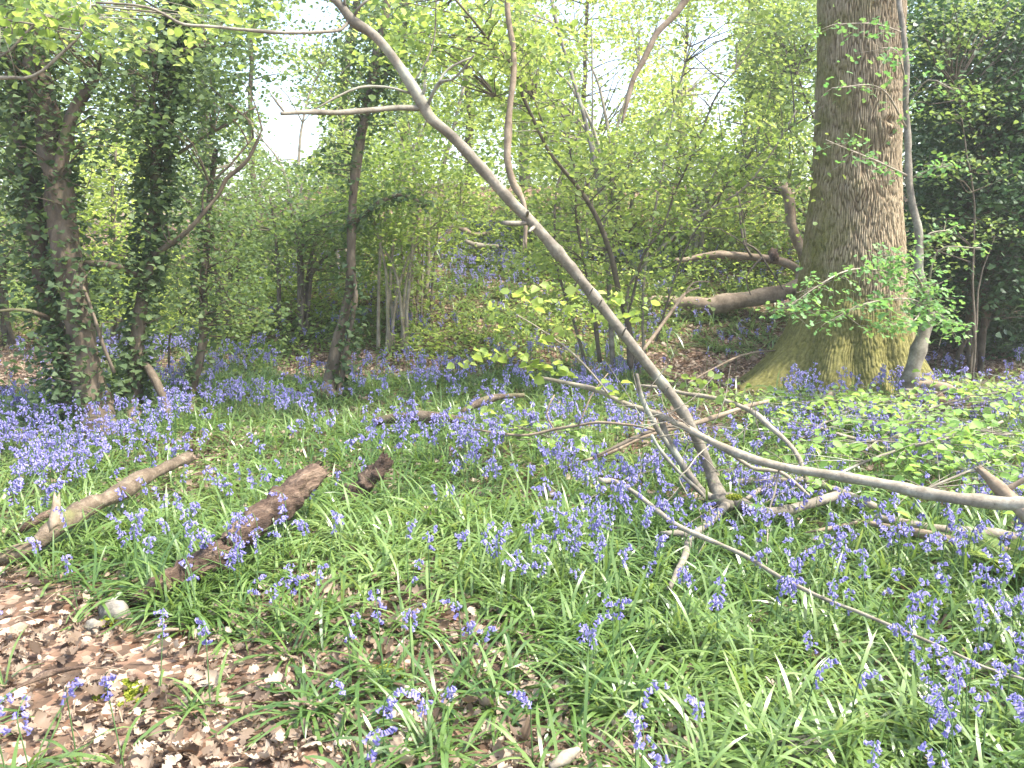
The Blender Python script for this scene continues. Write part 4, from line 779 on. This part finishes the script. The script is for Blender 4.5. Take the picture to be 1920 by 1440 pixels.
# where dead leaves lie bare, where leaves and flowers stand (image outlines projected on the ground)
BARE = [[(-200, 1100), (0, 1075), (130, 1120), (250, 1140), (360, 1180), (520, 1215), (560, 1290), (600, 1360), (560, 1900), (-400, 1900), (-400, 1100)]]
HALF = [[(520, 1060), (800, 1040), (860, 1110), (1010, 1180), (1080, 1300), (1000, 1700), (560, 1700), (560, 1240), (380, 1160)], [(1000, 1370), (1300, 1350), (1300, 1500), (960, 1500)], [(-100, 1040), (240, 1060), (260, 1150), (-100, 1120)]]
LIT = [[(520, 672), (640, 668), (900, 672), (920, 700), (700, 712), (520, 712)], [(1215, 668), (1500, 660), (1440, 745), (1210, 760)], [(1700, 655), (2000, 665), (2000, 735), (1700, 740)], [(-100, 600), (110, 600), (150, 740), (-100, 755)], [(270, 650), (360, 650), (340, 715), (270, 715)], [(1180, 770), (1420, 760), (1380, 830), (1150, 850)]]
def cover(p):
    """0 bare litter ... 1 closed green cover"""
    x, y, d = proj(p); c = np.ones(len(p)); q = np.column_stack([p[:, 0], p[:, 1], p[:, 0]*0])
    nz = fbm(q, 1.9, 60, 3)
    for pl in BARE: c[inpoly(x, y, pl)] = .015
    for pl in HALF: c[inpoly(x, y, pl)] = .46
    for pl in LIT: c[inpoly(x, y, pl)] = .07
    c = np.where(c < .9, np.clip(c+(nz > .35)*.5*(c > .2)-(nz < -.1)*.3, .0, 1), np.clip(c-.55*(nz < -.55), 0, 1))
    c = np.where((c < .1) & (fbm(q, 1.3, 77, 2) > .95), .5, c)
    return c
# --- dead leaves
p = sample(210000, 1.6, 14.5); cv = cover(p); p = p[rng.random(len(p)) < np.where(cv < .5, 1.0, .33)*np.interp(p[:, 1], [2, 5, 14], [1, .8, .5])*np.where(fbm(np.column_stack([p[:, 0], p[:, 1], p[:, 0]*0]), 3.1, 44, 3) < -.35, .35, 1)]
n = len(p); p[:, 2] += rng.uniform(.002, .030, n); mb = MB(); tint = np.clip(rng.beta(1.3, 1.5, n)+.15*fbm(p, 2.5, 14, 2), 0, 1)
scatter(mb, LOBE, LOBEQ, p, frames(n, .0, .6), np.clip(rng.lognormal(-3.35, .42, n), .012, .085), tint, curl=rng.normal(.15, .55, n), wide=rng.uniform(.8, 1.4, n))
tag(mb.build('leaf_litter', M['litter']), 'fallen brown oak leaves strewn over the woodland floor', kind='stuff')
# --- small twigs in the litter
p = sample(900, 1.7, 8); mb = MB()
for q in p[cover(p) < .6][:260]:
    a = rng.uniform(0, np.pi); l = rng.uniform(.04, .16); e = q+[math.cos(a)*l, math.sin(a)*l, rng.uniform(.0, .015)]
    tube(mb, [q+[0, 0, .02], (q+e)/2+[0, 0, .03], e+[0, 0, .02]], [.003, .0028, .0015], sides=5, step=.05, rough=.1, cap=False)
tag(mb.build('twig_debris', M['deadwood']), 'small broken twigs scattered through the fallen leaves', kind='stuff')
# --- strap leaves
def blades(mb, base, az, L, W, el, k, segs=5, rnd=None, twist=0.):
    n = len(base); t = np.linspace(0, 1, segs+1); mid = (t[1:]+t[:-1])/2
    ang = el[:, None]-k[:, None]*mid[None]
    dl = (L/segs)[:, None]; hx = np.cumsum(np.cos(ang)*dl, 1); hz = np.cumsum(np.sin(ang)*dl, 1)
    hx = np.hstack([np.zeros((n, 1)), hx]); hz = np.hstack([np.zeros((n, 1)), hz])
    dx, dy = np.cos(az), np.sin(az); bend = rng.normal(0, .12, n)
    C = np.stack([base[:, 0, None]+hx*dx[:, None]-dy[:, None]*bend[:, None]*hx**2/.2, base[:, 1, None]+hx*dy[:, None]+dx[:, None]*bend[:, None]*hx**2/.2, base[:, 2, None]+hz], -1)
    gz = ground(C[..., 0], C[..., 1])+.008; C[..., 2] = np.maximum(C[..., 2], gz+.01*rng.random((n, 1)))
    w = W[:, None]*np.interp(t, [0, .15, .6, .88, 1], [.45, .8, 1, .6, .05])[None]*.5
    tw = rng.normal(0, .5, n)[:, None]*t
    S = np.stack([-dy[:, None]*np.cos(tw), dx[:, None]*np.cos(tw), np.sin(tw)], -1)*w[..., None]
    V = np.stack([C-S, C+S], 2).reshape(n, -1, 3); m = 2*(segs+1)
    i = np.arange(segs)*2; q = np.stack([i, i+1, i+3, i+2], -1)[None]+np.arange(n)[:, None, None]*m
    mb.add(V.reshape(-1, 3), q.reshape(-1, 4), rnd=np.repeat(rng.random(n) if rnd is None else rnd, m))
def tufts(npt, y0, y1, per, L0, segs, W0=.0135):
    c = sample(npt, y0, y1); cv = cover(c); c = c[rng.random(len(c)) < cv]; m = len(c)*per
    base = np.repeat(c, per, 0)+rng.normal(0, .018, (m, 3))*[1, 1, 0]
    ct = np.repeat(np.clip(.5+.3*fbm(c, 1.1, 90, 2)+rng.normal(0, .12, len(c)), 0, 1), per)
    up = rng.random(m) < .10
    az = rng.uniform(0, 2*np.pi, m)+.0; L = L0*rng.uniform(.6, 1.3, m)
    el = np.where(up, rng.uniform(1.0, 1.45, m), rng.uniform(.25, 1.1, m)); k = np.where(up, rng.uniform(.5, 1.4, m), rng.uniform(1.2, 2.6, m))
    mb = MB(); blades(mb, base, az, L, W0*rng.uniform(.6, 1.25, m), el, k, segs, np.clip(ct+rng.normal(0, .16, m), 0, 1)); return mb
A, Bm, Cm = tufts(2300, 1.7, 4.6, 20, .26, 6, .0122), tufts(6400, 4.6, 9.2, 13, .22, 4, .012), tufts(6800, 9.2, 16.5, 11, .26, 3, .017)
mb = MB()
for k in (A, Bm, Cm): mb.V += k.V; mb.A += k.A; mb.Q += [q+mb.n for q in k.Q]; mb.n += k.n
# a few blades flop over the half-sunk logs and the boulder
ex = np.vstack([G(a+rng.normal(0, 8), b+rng.normal(0, 6))[0] for a, b in [(290, 1130), (330, 1110), (380, 1095), (430, 1075), (470, 1045), (510, 1015), (550, 980), (580, 950), (60, 1060), (120, 1010), (180, 980), (240, 940), (300, 905), (1440, 1438), (1470, 1436), (1500, 1438), (1540, 1436), (1570, 1430), (1430, 1400), (1590, 1400)] for _ in (0, 1, 2)])
m = len(ex)*9; eb = np.repeat(ex, 9, 0)+rng.normal(0, .02, (m, 3))*[1, 1, 0]
blades(mb, eb, rng.uniform(0, 2*np.pi, m), rng.uniform(.16, .32, m), np.full(m, .012), rng.uniform(.8, 1.4, m), rng.uniform(1., 2.2, m), 6, np.clip(rng.normal(.5, .2, m), 0, 1))
tag(mb.build('bluebell_leaves', M['blade'], smooth=True), 'glossy green strap leaves carpeting the clearing and bank', kind='stuff')
# --- bluebells
def bell_geo(fine):
    if fine:
        prof = [(.0, .0015), (.003, .0034), (.008, .0038), (.0135, .0042), (.0175, .0062)]; m = 6
    else: prof = [(.0, .0016), (.008, .0042), (.018, .0072)]; m = 4
    V, Q = [], []
    for i, (z, r) in enumerate(prof):
        for j in range(m*(2 if fine and i == len(prof)-1 else 1) if False else m):
            a = 2*np.pi*j/m; V.append((r*math.cos(a), r*math.sin(a), -z))
    for i in range(len(prof)-1):
        for j in range(m): Q.append((i*m+j, i*m+(j+1) % m, (i+1)*m+(j+1) % m, (i+1)*m+j))
    V = np.array(V)
    if fine:   # recurved pointed petal tips
        k = len(V)
        ex = [((.0098)*math.cos(2*np.pi*(j+.5)/m), .0098*math.sin(2*np.pi*(j+.5)/m), -.0150) for j in range(m)]
        V = np.vstack([V, ex]); b = (len(prof)-1)*m
        for j in range(m): Q.append((b+j, b+(j+1) % m, k+j, k+j))
    return V, np.array(Q)
BF, BQ = bell_geo(True); BC, CQ = bell_geo(False)
TR = BQ[:, 2] == BQ[:, 3]
def stalk(h, lean, az, droop, g, n=9):
    t = np.linspace(0, 1, n); x = lean*t**1.6*h+droop*h*np.clip(t-.72, 0, 1)**1.6*2.4; z = h*(t-.42*np.clip(t-.8, 0, 1)*droop*4)
    return np.stack([x*math.cos(az), x*math.sin(az), z], -1)
def bells_on(st, nb, az, g, fine, sc=1.):
    """bells hanging to one side of the drooping stalk tip"""
    k = len(st)-1; ts = g.uniform(.64, 1.0, nb); i = np.clip((ts*k).astype(int), 0, k-1); f = ts*k-i
    c = st[i]*(1-f)[:, None]+st[i+1]*f[:, None]
    a = az+g.normal(0, 1.15, nb); rr = g.uniform(.006, .018, nb)
    c = c+np.stack([np.cos(a)*rr, np.sin(a)*rr, -g.uniform(.0, .008, nb)], -1)
    tl = g.uniform(.15, 1.15, nb); D = np.stack([np.cos(a)*np.sin(tl), np.sin(a)*np.sin(tl), -np.cos(tl)], -1)
    Z = -D; X = np.cross(Z, [0.3, .2, .9]); X /= np.linalg.norm(X, axis=1)[:, None]+1e-9; Y = np.cross(Z, X)
    Mx = np.stack([X, Y, Z], -1); T = BF if fine else BC; s = sc*g.uniform(.85, 1.2, nb)
    return c[:, None]+np.einsum('nij,kj->nki', Mx, T)*s[:, None, None]
def proto(g):
    h = g.uniform(.26, .37); az = 0.; st = stalk(h, g.uniform(-.06, .14), az, g.uniform(.12, .5), g)
    s = MB(); tube(s, st, np.linspace(.0024, .0014, len(st)), sides=5, step=.03, rough=0, cap=False); sm = s.build('flower_stem', M['stem'])
    nb = int(g.integers(12, 22)); V = bells_on(st, nb, az, g, True, .80); b = MB(); k = V.shape[1]; m = BQ[~TR]; tr = BQ[TR][:, :3]
    off = (np.arange(nb)*k)[:, None, None]
    b.add(V.reshape(-1, 3), (m[None]+off).reshape(-1, 4), (tr[None]+off).reshape(-1, 3), rnd=np.repeat(g.random(nb), k)); bm_ = b.build('flower_head', M['bell'])
    lf = MB(); nl = int(g.integers(3, 6)); base = g.normal(0, .008, (nl, 3))*[1, 1, 0]
    T = MB(); tt = np.linspace(0, 1, 6)
    for i in range(nl):
        a = g.uniform(0, 2*np.pi); L = g.uniform(.16, .27); e = g.uniform(.7, 1.35); kk = g.uniform(.6, 2.0); c = [base[i]]
        for q in range(5): an = e-kk*(q+.5)/5; c.append(c[-1]+L/5*np.array([math.cos(a)*math.cos(an), math.sin(a)*math.cos(an), math.sin(an)]))
        c = np.array(c); c[:, 2] = np.maximum(c[:, 2], .008); sd = np.array([-math.sin(a), math.cos(a), 0])
        w = (.0055*np.interp(tt, [0, .2, .7, 1], [.5, .9, 1, .1]))[:, None]; V = np.stack([c-sd*w, c+sd*w], 1).reshape(-1, 3)
        lf.add(V, [(q*2, q*2+1, q*2+3, q*2+2) for q in range(5)], rnd=g.random())
    lm = lf.build('leaves', M['blade'])
    return sm, bm_, lm
gp = np.random.default_rng(40); protos = [proto(gp) for _ in range(9)]
# flower density over the clearing: patchy drifts, dense bands read off the photograph
def dens(p):
    x, y, d = proj(p); q = np.column_stack([p[:, 0], p[:, 1], p[:, 0]*0]); nz = fbm(q, 1.5, 130, 3)
    f = np.interp(y, [560, 640, 700, 740, 800, 880, 960, 1020, 1090, 1200, 1440], [.14, .25, .5, .62, .66, .78, .85, .75, .5, .3, .2])
    f = f*np.interp(nz, [-.8, -.1, .5, 1], [.12, .5, 1.25, 1.6])
    for pl, k in (([(-300, 760), (300, 780), (420, 830), (420, 960), (-300, 1020)], 1.0), ([(520, 900), (820, 900), (1000, 1010), (700, 1180), (420, 1020)], .35), (BARE[0], .12), (HALF[0], .5), (LIT[0], .12), (LIT[1], .10), (LIT[2], .25), (LIT[3], .15), ([(1000, 830), (1560, 900), (1560, 1120), (1000, 1000)], 1.6),
                  ([(1200, 700), (1480, 720), (1450, 790), (1200, 800)], .25), ([(1500, 560), (1720, 560), (1720, 745), (1420, 745)], 0), ([(500, 640), (980, 640), (980, 690), (500, 700)], .5), ([(780, 560), (1000, 440), (1100, 500), (1000, 640)], 1.0), ([(1150, 1180), (1920, 1280), (1920, 1440), (1150, 1440)], 1.4),
                  ([(1380, 760), (1960, 780), (1960, 960), (1500, 900)], 1.0)):
        f = np.where(inpoly(x, y, pl), f*k, f)
    return f
p = sample(3500, 1.75, 13.5); p = np.repeat(p, rng.integers(1, 9, len(p)), 0); p = p+rng.normal(0, .095, p.shape)*[1, 1, 0]; p[:, 2] = ground(p[:, 0], p[:, 1]); p = p[rng.random(len(p)) < dens(p)*.98]
p = p[np.argsort(p[:, 1])]
# clumps: some plants draw near a neighbour
ps_ = sample(9000, 12.0, 20); xx, yy, _ = proj(ps_); ps_ = ps_[inpoly(xx, yy, [(770, 600), (790, 500), (860, 425), (950, 430), (1010, 520), (960, 610)]) | (inpoly(xx, yy, [(1180, 600), (1200, 500), (1500, 490), (1480, 620)]) & (rng.random(len(xx)) < .3))]
p = np.vstack([p, ps_]); p = p[np.argsort(p[:, 1])]
near_n = 300
near, far = p[:near_n], p[near_n:]
# a few heads the photograph shows plainly in the foreground, at their own places (foot x, foot y)
spots = [(660, 1300), (232, 1440), (640, 1395), (720, 1290), (760, 1280), (775, 1290), (868, 1270), (880, 1285), (905, 1290), (1100, 1300), (1120, 1290), (1150, 1280), (1085, 1310), (1165, 1275), (720, 1440), (1310, 1430), (1500, 1400), (1330, 1240), (1345, 1250), (1430, 1210), (1500, 1220), (530, 1200), (520, 1190), (545, 1210), (600, 1170), (440, 1140), (455, 1150), (940, 1120), (975, 1150), (990, 1160), (1690, 1290), (1700, 1280), (1720, 1300), (1740, 1400), (1760, 1410), (1790, 1420), (1860, 1400), (1880, 1395), (1770, 1440), (1900, 1250), (1870, 1230), (395, 1330), (300, 1300), (1000, 1440), (840, 1420)]
sp = np.array([G(a, min(b, 1438))[0] for a, b in spots]); near = np.vstack([sp, near[:near_n-len(sp)]])
def place(q, i):
    root = bpy.data.objects.new('bluebell', None); bpy.context.scene.collection.objects.link(root); root.empty_display_size = .05
    root.location = Vector([float(c) for c in q]); a, s = float(rng.uniform(0, 6.283)), float(rng.uniform(.85, 1.15))
    tag(root, 'single violet bluebell with one-sided nodding bells on a slim stem among the nearest strap leaves', 'flower', 'nearest bluebells in the clearing')
    root.rotation_euler = (rng.normal(0, .07), rng.normal(0, .07), a); root.scale = (s, s, s)
    for src in protos[i]:
        c = src.copy(); bpy.context.scene.collection.objects.link(c); c.parent = root; c.location = (0, 0, 0)
for q in near: place(q, int(rng.integers(0, 9)))
for t in protos:
    for o in t: bpy.data.objects.remove(o)
hd, stm = MB(), MB()
VV, RR = [], []; 
fv = [(stalk(rng.uniform(.24, .35), rng.uniform(-.06, .14), 0., rng.uniform(.12, .5), rng, 6)) for _ in range(40)]
bv = [bells_on(s, int(rng.integers(11, 20)), 0., rng, False, .85) for s in fv]
for j, q in enumerate(far):
    k = int(rng.integers(0, 40)); a = rng.uniform(0, 2*np.pi); ca, sa = math.cos(a), math.sin(a); Rz = np.array([[ca, -sa, 0], [sa, ca, 0], [0, 0, 1]])*rng.uniform(.85, 1.15)
    B3 = bv[k]; nb, kk = B3.shape[0], B3.shape[1]
    hd.add(B3.reshape(-1, 3)@Rz.T+q, (CQ[None]+(np.arange(nb)*kk)[:, None, None]).reshape(-1, 4), rnd=np.repeat(rng.random(nb), kk))
    s = fv[k]@Rz.T+q; w = .0016 if q[1] < 6 else .0022
    V = np.stack([s-[w, 0, 0], s+[w, 0, 0], s+[0, w*1.6, 0]], 1).reshape(-1, 3); n = len(s); i = np.arange(n-1)[:, None]*3; jj = np.arange(3)[None]
    stm.add(V, np.stack([i+jj, i+(jj+1) % 3, i+3+(jj+1) % 3, i+3+jj], -1).reshape(-1, 4))
print('FAR BLUEBELLS', len(far), 'near to', near[-1])
tag(hd.build('bluebell_drift', M['bell']), 'drifts of violet bluebells receding through the clearing', kind='stuff')
tag(stm.build('bluebell_stalks', M['stem']), 'thin green stalks under the receding drifts of bluebells', kind='stuff')

# --- low green growth on the bank and under the trees
def herb(n, y0, y1, poly, size, mat, h, per=8, sp=.09, cond=None):
    c = sample(n, y0, y1); x, y, d = proj(c); k = np.zeros(len(c), bool)
    for pl in poly: k |= inpoly(x, y, pl)
    c = c[k]; nz = fbm(np.column_stack([c[:, 0], c[:, 1], c[:, 0]*0]), 1.1, 200, 3); c = c[nz > -.25]
    c = c+np.stack([0*c[:, 0], 0*c[:, 0], rng.uniform(.02, 1, len(c))**1.5*h], -1)
    return sprays(c, per, sp, .35)
BANK = [[(380, 560), (640, 480), (1250, 420), (1260, 640), (1000, 690), (560, 690), (380, 660)], [(-200, 540), (420, 520), (420, 640), (-200, 660)], [(1180, 440), (1520, 440), (1520, 560), (1180, 600)]]
pz = herb(24000, 9.0, 22, BANK, .05, 'mid', .5)
o = leafmesh(pz, .055, M['fresh'], 'undergrowth', None, droop=.1, tilt=.5); tag(o, 'low green brambles and herbs covering the bank', kind='stuff')
pz = herb(5000, 12, 24, [[(-300, 480), (500, 480), (500, 600), (-300, 610)], [(1150, 380), (1560, 400), (1560, 490), (1150, 500)], [(800, 420), (1150, 400), (1150, 520), (800, 520)]], .05, 'yellow', .8)
o = leafmesh(pz, .07, M['yellow'], 'sunlit_undergrowth', None, droop=.1, tilt=.5); tag(o, 'yellow green sunlit growth on the top of the bank', kind='stuff')
pz = herb(1500, 5, 12, [[(250, 640), (640, 640), (640, 740), (200, 740)], [(1500, 740), (1960, 700), (1960, 800), (1480, 800)], [(960, 660), (1260, 650), (1260, 700), (900, 720)]], .04, 'fresh', .12, 6, .06)
o = leafmesh(pz, .045, M['fresh'], 'seedlings', None, droop=.05, tilt=.3); tag(o, 'scattered green seedlings at the feet of the trees', kind='stuff')

# --- leafy hazel boughs lying low on the right
def low_bough(label, L, n, w=.42, seed=0, mat='pale', lsz=.062, h=.12):
    n = int(n*1.15)
    g = np.random.default_rng(seed); pts = []
    for a, b, c_, wd in L: q = G(a, b)[0]; q[2] += c_; pts.append(q)
    pts = np.array(pts); root = thing('leafy_bough', label, 'branch', pts[len(pts)//2], 'leafy hazel boughs lying low right of the slanting stem')
    mb = MB(); tube(mb, pts, [wd*.001 for *_, wd in L], sides=7, step=.06, rough=.08, seed=seed)
    mb.build('main_stem', M['hazelbark'], root); mb = MB(); pos = []
    for k in range(n):
        t = g.uniform(.05, 1)*(len(pts)-1); i = int(t) if t < len(pts)-1 else len(pts)-2; s = pts[i]+(pts[i+1]-pts[i])*(t-i)
        e = s+np.array([g.normal(0, w), g.normal(0, w*.8), g.uniform(-.03, h)]); e[2] = max(e[2], float(ground(e[0], e[1]))+.06)
        tube(mb, [s, (s+e)/2+[0, 0, .03], e], [.003, .0022, .001], sides=4, step=.12, rough=0, cap=False)
        m = 7; tt = np.linspace(.3, 1.02, m)[:, None]; pos.append(s+(e-s)*tt+g.normal(0, 1, (m, 3))*[.03, .03, .012])
    mb.build('twigs', M['hazelbark'], root); leafmesh(np.vstack(pos), lsz, M[mat], 'leaves', root, droop=.15, tilt=.5, th=False)
low_bough('leafy bough sprawling under the pale branch at the right edge', [(1500, 960, .12, 9), (1650, 940, .28, 8), (1800, 920, .34, 7), (1960, 900, .3, 5)], 46, seed=1)
low_bough('leafy bough highest on the right, reaching towards the split log', [(1620, 900, .2, 8), (1720, 850, .3, 7), (1850, 820, .34, 6), (1980, 800, .3, 4)], 56, seed=2)
low_bough('leafy bough between the arching branch and the winding branch', [(1480, 880, .15, 7), (1540, 850, .22, 6), (1600, 820, .26, 5), (1680, 810, .25, 4)], 40, seed=3)
low_bough('leafy bough hanging over the straight log at the far right', [(1700, 1000, .2, 8), (1790, 985, .28, 7), (1900, 960, .34, 6), (2050, 940, .36, 5)], 30, w=.3, seed=4)
low_bough('leafy bough in front of the mossy roots of the oak', [(1420, 800, .08, 6), (1480, 790, .15, 5), (1550, 785, .18, 4), (1640, 790, .16, 3)], 34, w=.28, seed=5, lsz=.052)
low_bough('leafy bough resting left of the forked stems over the bluebells', [(1080, 880, .1, 5), (1020, 860, .16, 4), (960, 850, .2, 4), (880, 830, .2, 3)], 12, w=.22, seed=6, lsz=.052)
# --- mosses and a fern
for i, (a, b, s, lab) in enumerate([(225, 1305, 90, 'yellow green moss patch spreading on the bare litter'), (255, 1300, 40, 'small round moss cushion right of the spreading moss patch'), (1290, 1190, 110, 'yellow moss mound among strap leaves right of centre'), (208, 1172, 50, 'moss tuft in front of the rounded stone'), (395, 1158, 50, 'bright moss tuft under the rotten log'), (720, 1275, 80, 'mossy sprigs at the bottom centre')]):
    q, d = G(a, b); s = s*.5*d/FPX; n = int(2600*(s/.1)**1.2); mb = MB(); u = ellipsoid(q, (s, s*.9, .022), n, .5)
    u = u[fbm(u, 14, i, 2) > -.15]; u[:, 2] = np.maximum(u[:, 2], ground(u[:, 0], u[:, 1])+.004); scatter(mb, LEAF, LEAFQ, u, frames(len(u), -.5, .9), np.full(len(u), .016))
    tag(mb.build('moss_patch', M['mossleaf'], None, origin=q), lab, 'moss')
def fern(label, px, py, L, n, seed, cat='fern'):
    g = np.random.default_rng(seed); q, d = G(px, py); root = thing('fern', label, cat, q)
    for f in range(n):
        az = 2*np.pi*f/n+g.normal(0, .3); mb = MB(); t = np.linspace(0, 1, 14); el = 1.2-1.3*t; c = [q.copy()]
        for i in range(13): c.append(c[-1]+L/13*np.array([math.cos(az)*math.cos(el[i]), math.sin(az)*math.cos(el[i]), math.sin(el[i])]))
        c = np.array(c); tube(mb, c, np.linspace(.003, .001, 14), sides=4, step=.05, rough=0, cap=False)
        pos, Ms, S = [], [], []
        sd = np.array([-math.sin(az), math.cos(az), 0])
        for i in np.linspace(2, 13, 34):
            a = int(min(i, 12)); p0 = c[a]+(c[a+1]-c[a])*(i-a); ax = (c[a+1]-c[a]); ax /= np.linalg.norm(ax)
            for s in (-1, 1):
                Y = sd*s+ax*.35; Y /= np.linalg.norm(Y); Z = np.cross(sd, ax)*-1; Z -= Y*(Z@Y); Z /= np.linalg.norm(Z); X = np.cross(Y, Z)
                pos.append(p0); Ms.append(np.stack([X, Y, Z], -1)); S.append(L*.26*math.sin(math.pi*min(1, i/13*.92+.1))**.8)
        scatter(mb, HAW*[.28, 1, 1], HAWQ, np.array(pos), np.array(Ms), np.array(S)); mb.build('frond', M['fresh'], root)
fern('feathery fern at the right edge below the straight log', 1895, 1100, .34, 7, 3)
fern('small fern tucked in the shade at the foot of the right bank', 1560, 1190, .16, 5, 9)

# ================================================================== far wood, sky, light, camera
fx = rng.uniform(-1, 1, 2600)*(24*.62+2); fy = rng.uniform(23, 33, 2600); fz = ground(fx, fy)+rng.uniform(0, 1, 2600)**1.4*6.5
c = thin(np.stack([fx*fy/24, fy, fz], -1))
o = leafmesh(sprays(c, 15, .5, .45), .15, M['mid'], 'far_wood', None); tag(o, 'hazy mass of leaves closing the view far behind the bank', kind='stuff')

hz_m, nt = newmat('glare_haze'); v = node(nt, 'ShaderNodeVolumePrincipled'); v.inputs['Density'].default_value = .0024; v.inputs['Color'].default_value = (1, 1, .94, 1); v.inputs['Anisotropy'].default_value = .3  # thin volume added to brighten the distance and lower contrast like lens flare
o = node(nt, 'ShaderNodeOutputMaterial'); nt.links.new(v.outputs[0], o.inputs['Volume'])
a, b = np.array([-62., -10, -6]), np.array([62., 92, 16]); mb = MB()
mb.add([[(a, b)[i][0], (a, b)[j][1], (a, b)[k][2]] for i in (0, 1) for j in (0, 1) for k in (0, 1)], [(0, 1, 3, 2), (4, 6, 7, 5), (0, 4, 5, 1), (2, 3, 7, 6), (0, 2, 6, 4), (1, 5, 7, 3)])
tag(mb.build('haze', hz_m, smooth=False), 'pale haze over the far wood, added to imitate lens glare', kind='stuff')

sc = bpy.context.scene
w = bpy.data.worlds.new('World'); sc.world = w; w.use_nodes = True; nt = w.node_tree; bg = nt.nodes['Background']
sk = nt.nodes.new('ShaderNodeTexSky'); sk.sky_type = 'NISHITA'; sk.sun_disc = False
SUN_EL, SUN_AZ = R(60), R(106)         # azimuth clockwise from +Y: high on the right
sk.sun_elevation = SUN_EL; sk.sun_rotation = SUN_AZ; sk.air_density = 1.0; sk.dust_density = 3.0; sk.ozone_density = 1.0
nt.links.new(sk.outputs[0], bg.inputs[0]); bg.inputs[1].default_value = .15
sd = bpy.data.lights.new('sun', 'SUN'); sd.energy = 2.7; sd.angle = R(4); sd.color = (1, .95, .87)
so = bpy.data.objects.new('sun', sd); sc.collection.objects.link(so)
dv = Vector((math.sin(SUN_AZ)*math.cos(SUN_EL), math.cos(SUN_AZ)*math.cos(SUN_EL), math.sin(SUN_EL)))
so.rotation_euler = dv.to_track_quat('Z', 'Y').to_euler()
cd = bpy.data.cameras.new('camera'); cd.sensor_width = 36; cd.lens = FPX/1920*36; cd.clip_end = 500; cd.clip_start = .05
co = bpy.data.objects.new('camera', cd); sc.collection.objects.link(co); co.location = (0, 0, CAMZ); co.rotation_euler = (math.pi/2-PITCH, 0, 0); sc.camera = co
sc.view_settings.view_transform = 'Standard'; sc.view_settings.look = 'None'; sc.view_settings.exposure = 2.16; sc.view_settings.gamma = 1
sc.render.filter_size = 1.9
cy = sc.cycles; cy.max_bounces = 6; cy.diffuse_bounces = 3; cy.glossy_bounces = 2; cy.transmission_bounces = 4; cy.transparent_max_bounces = 4; cy.use_denoising = True
cy.sample_clamp_indirect = 6
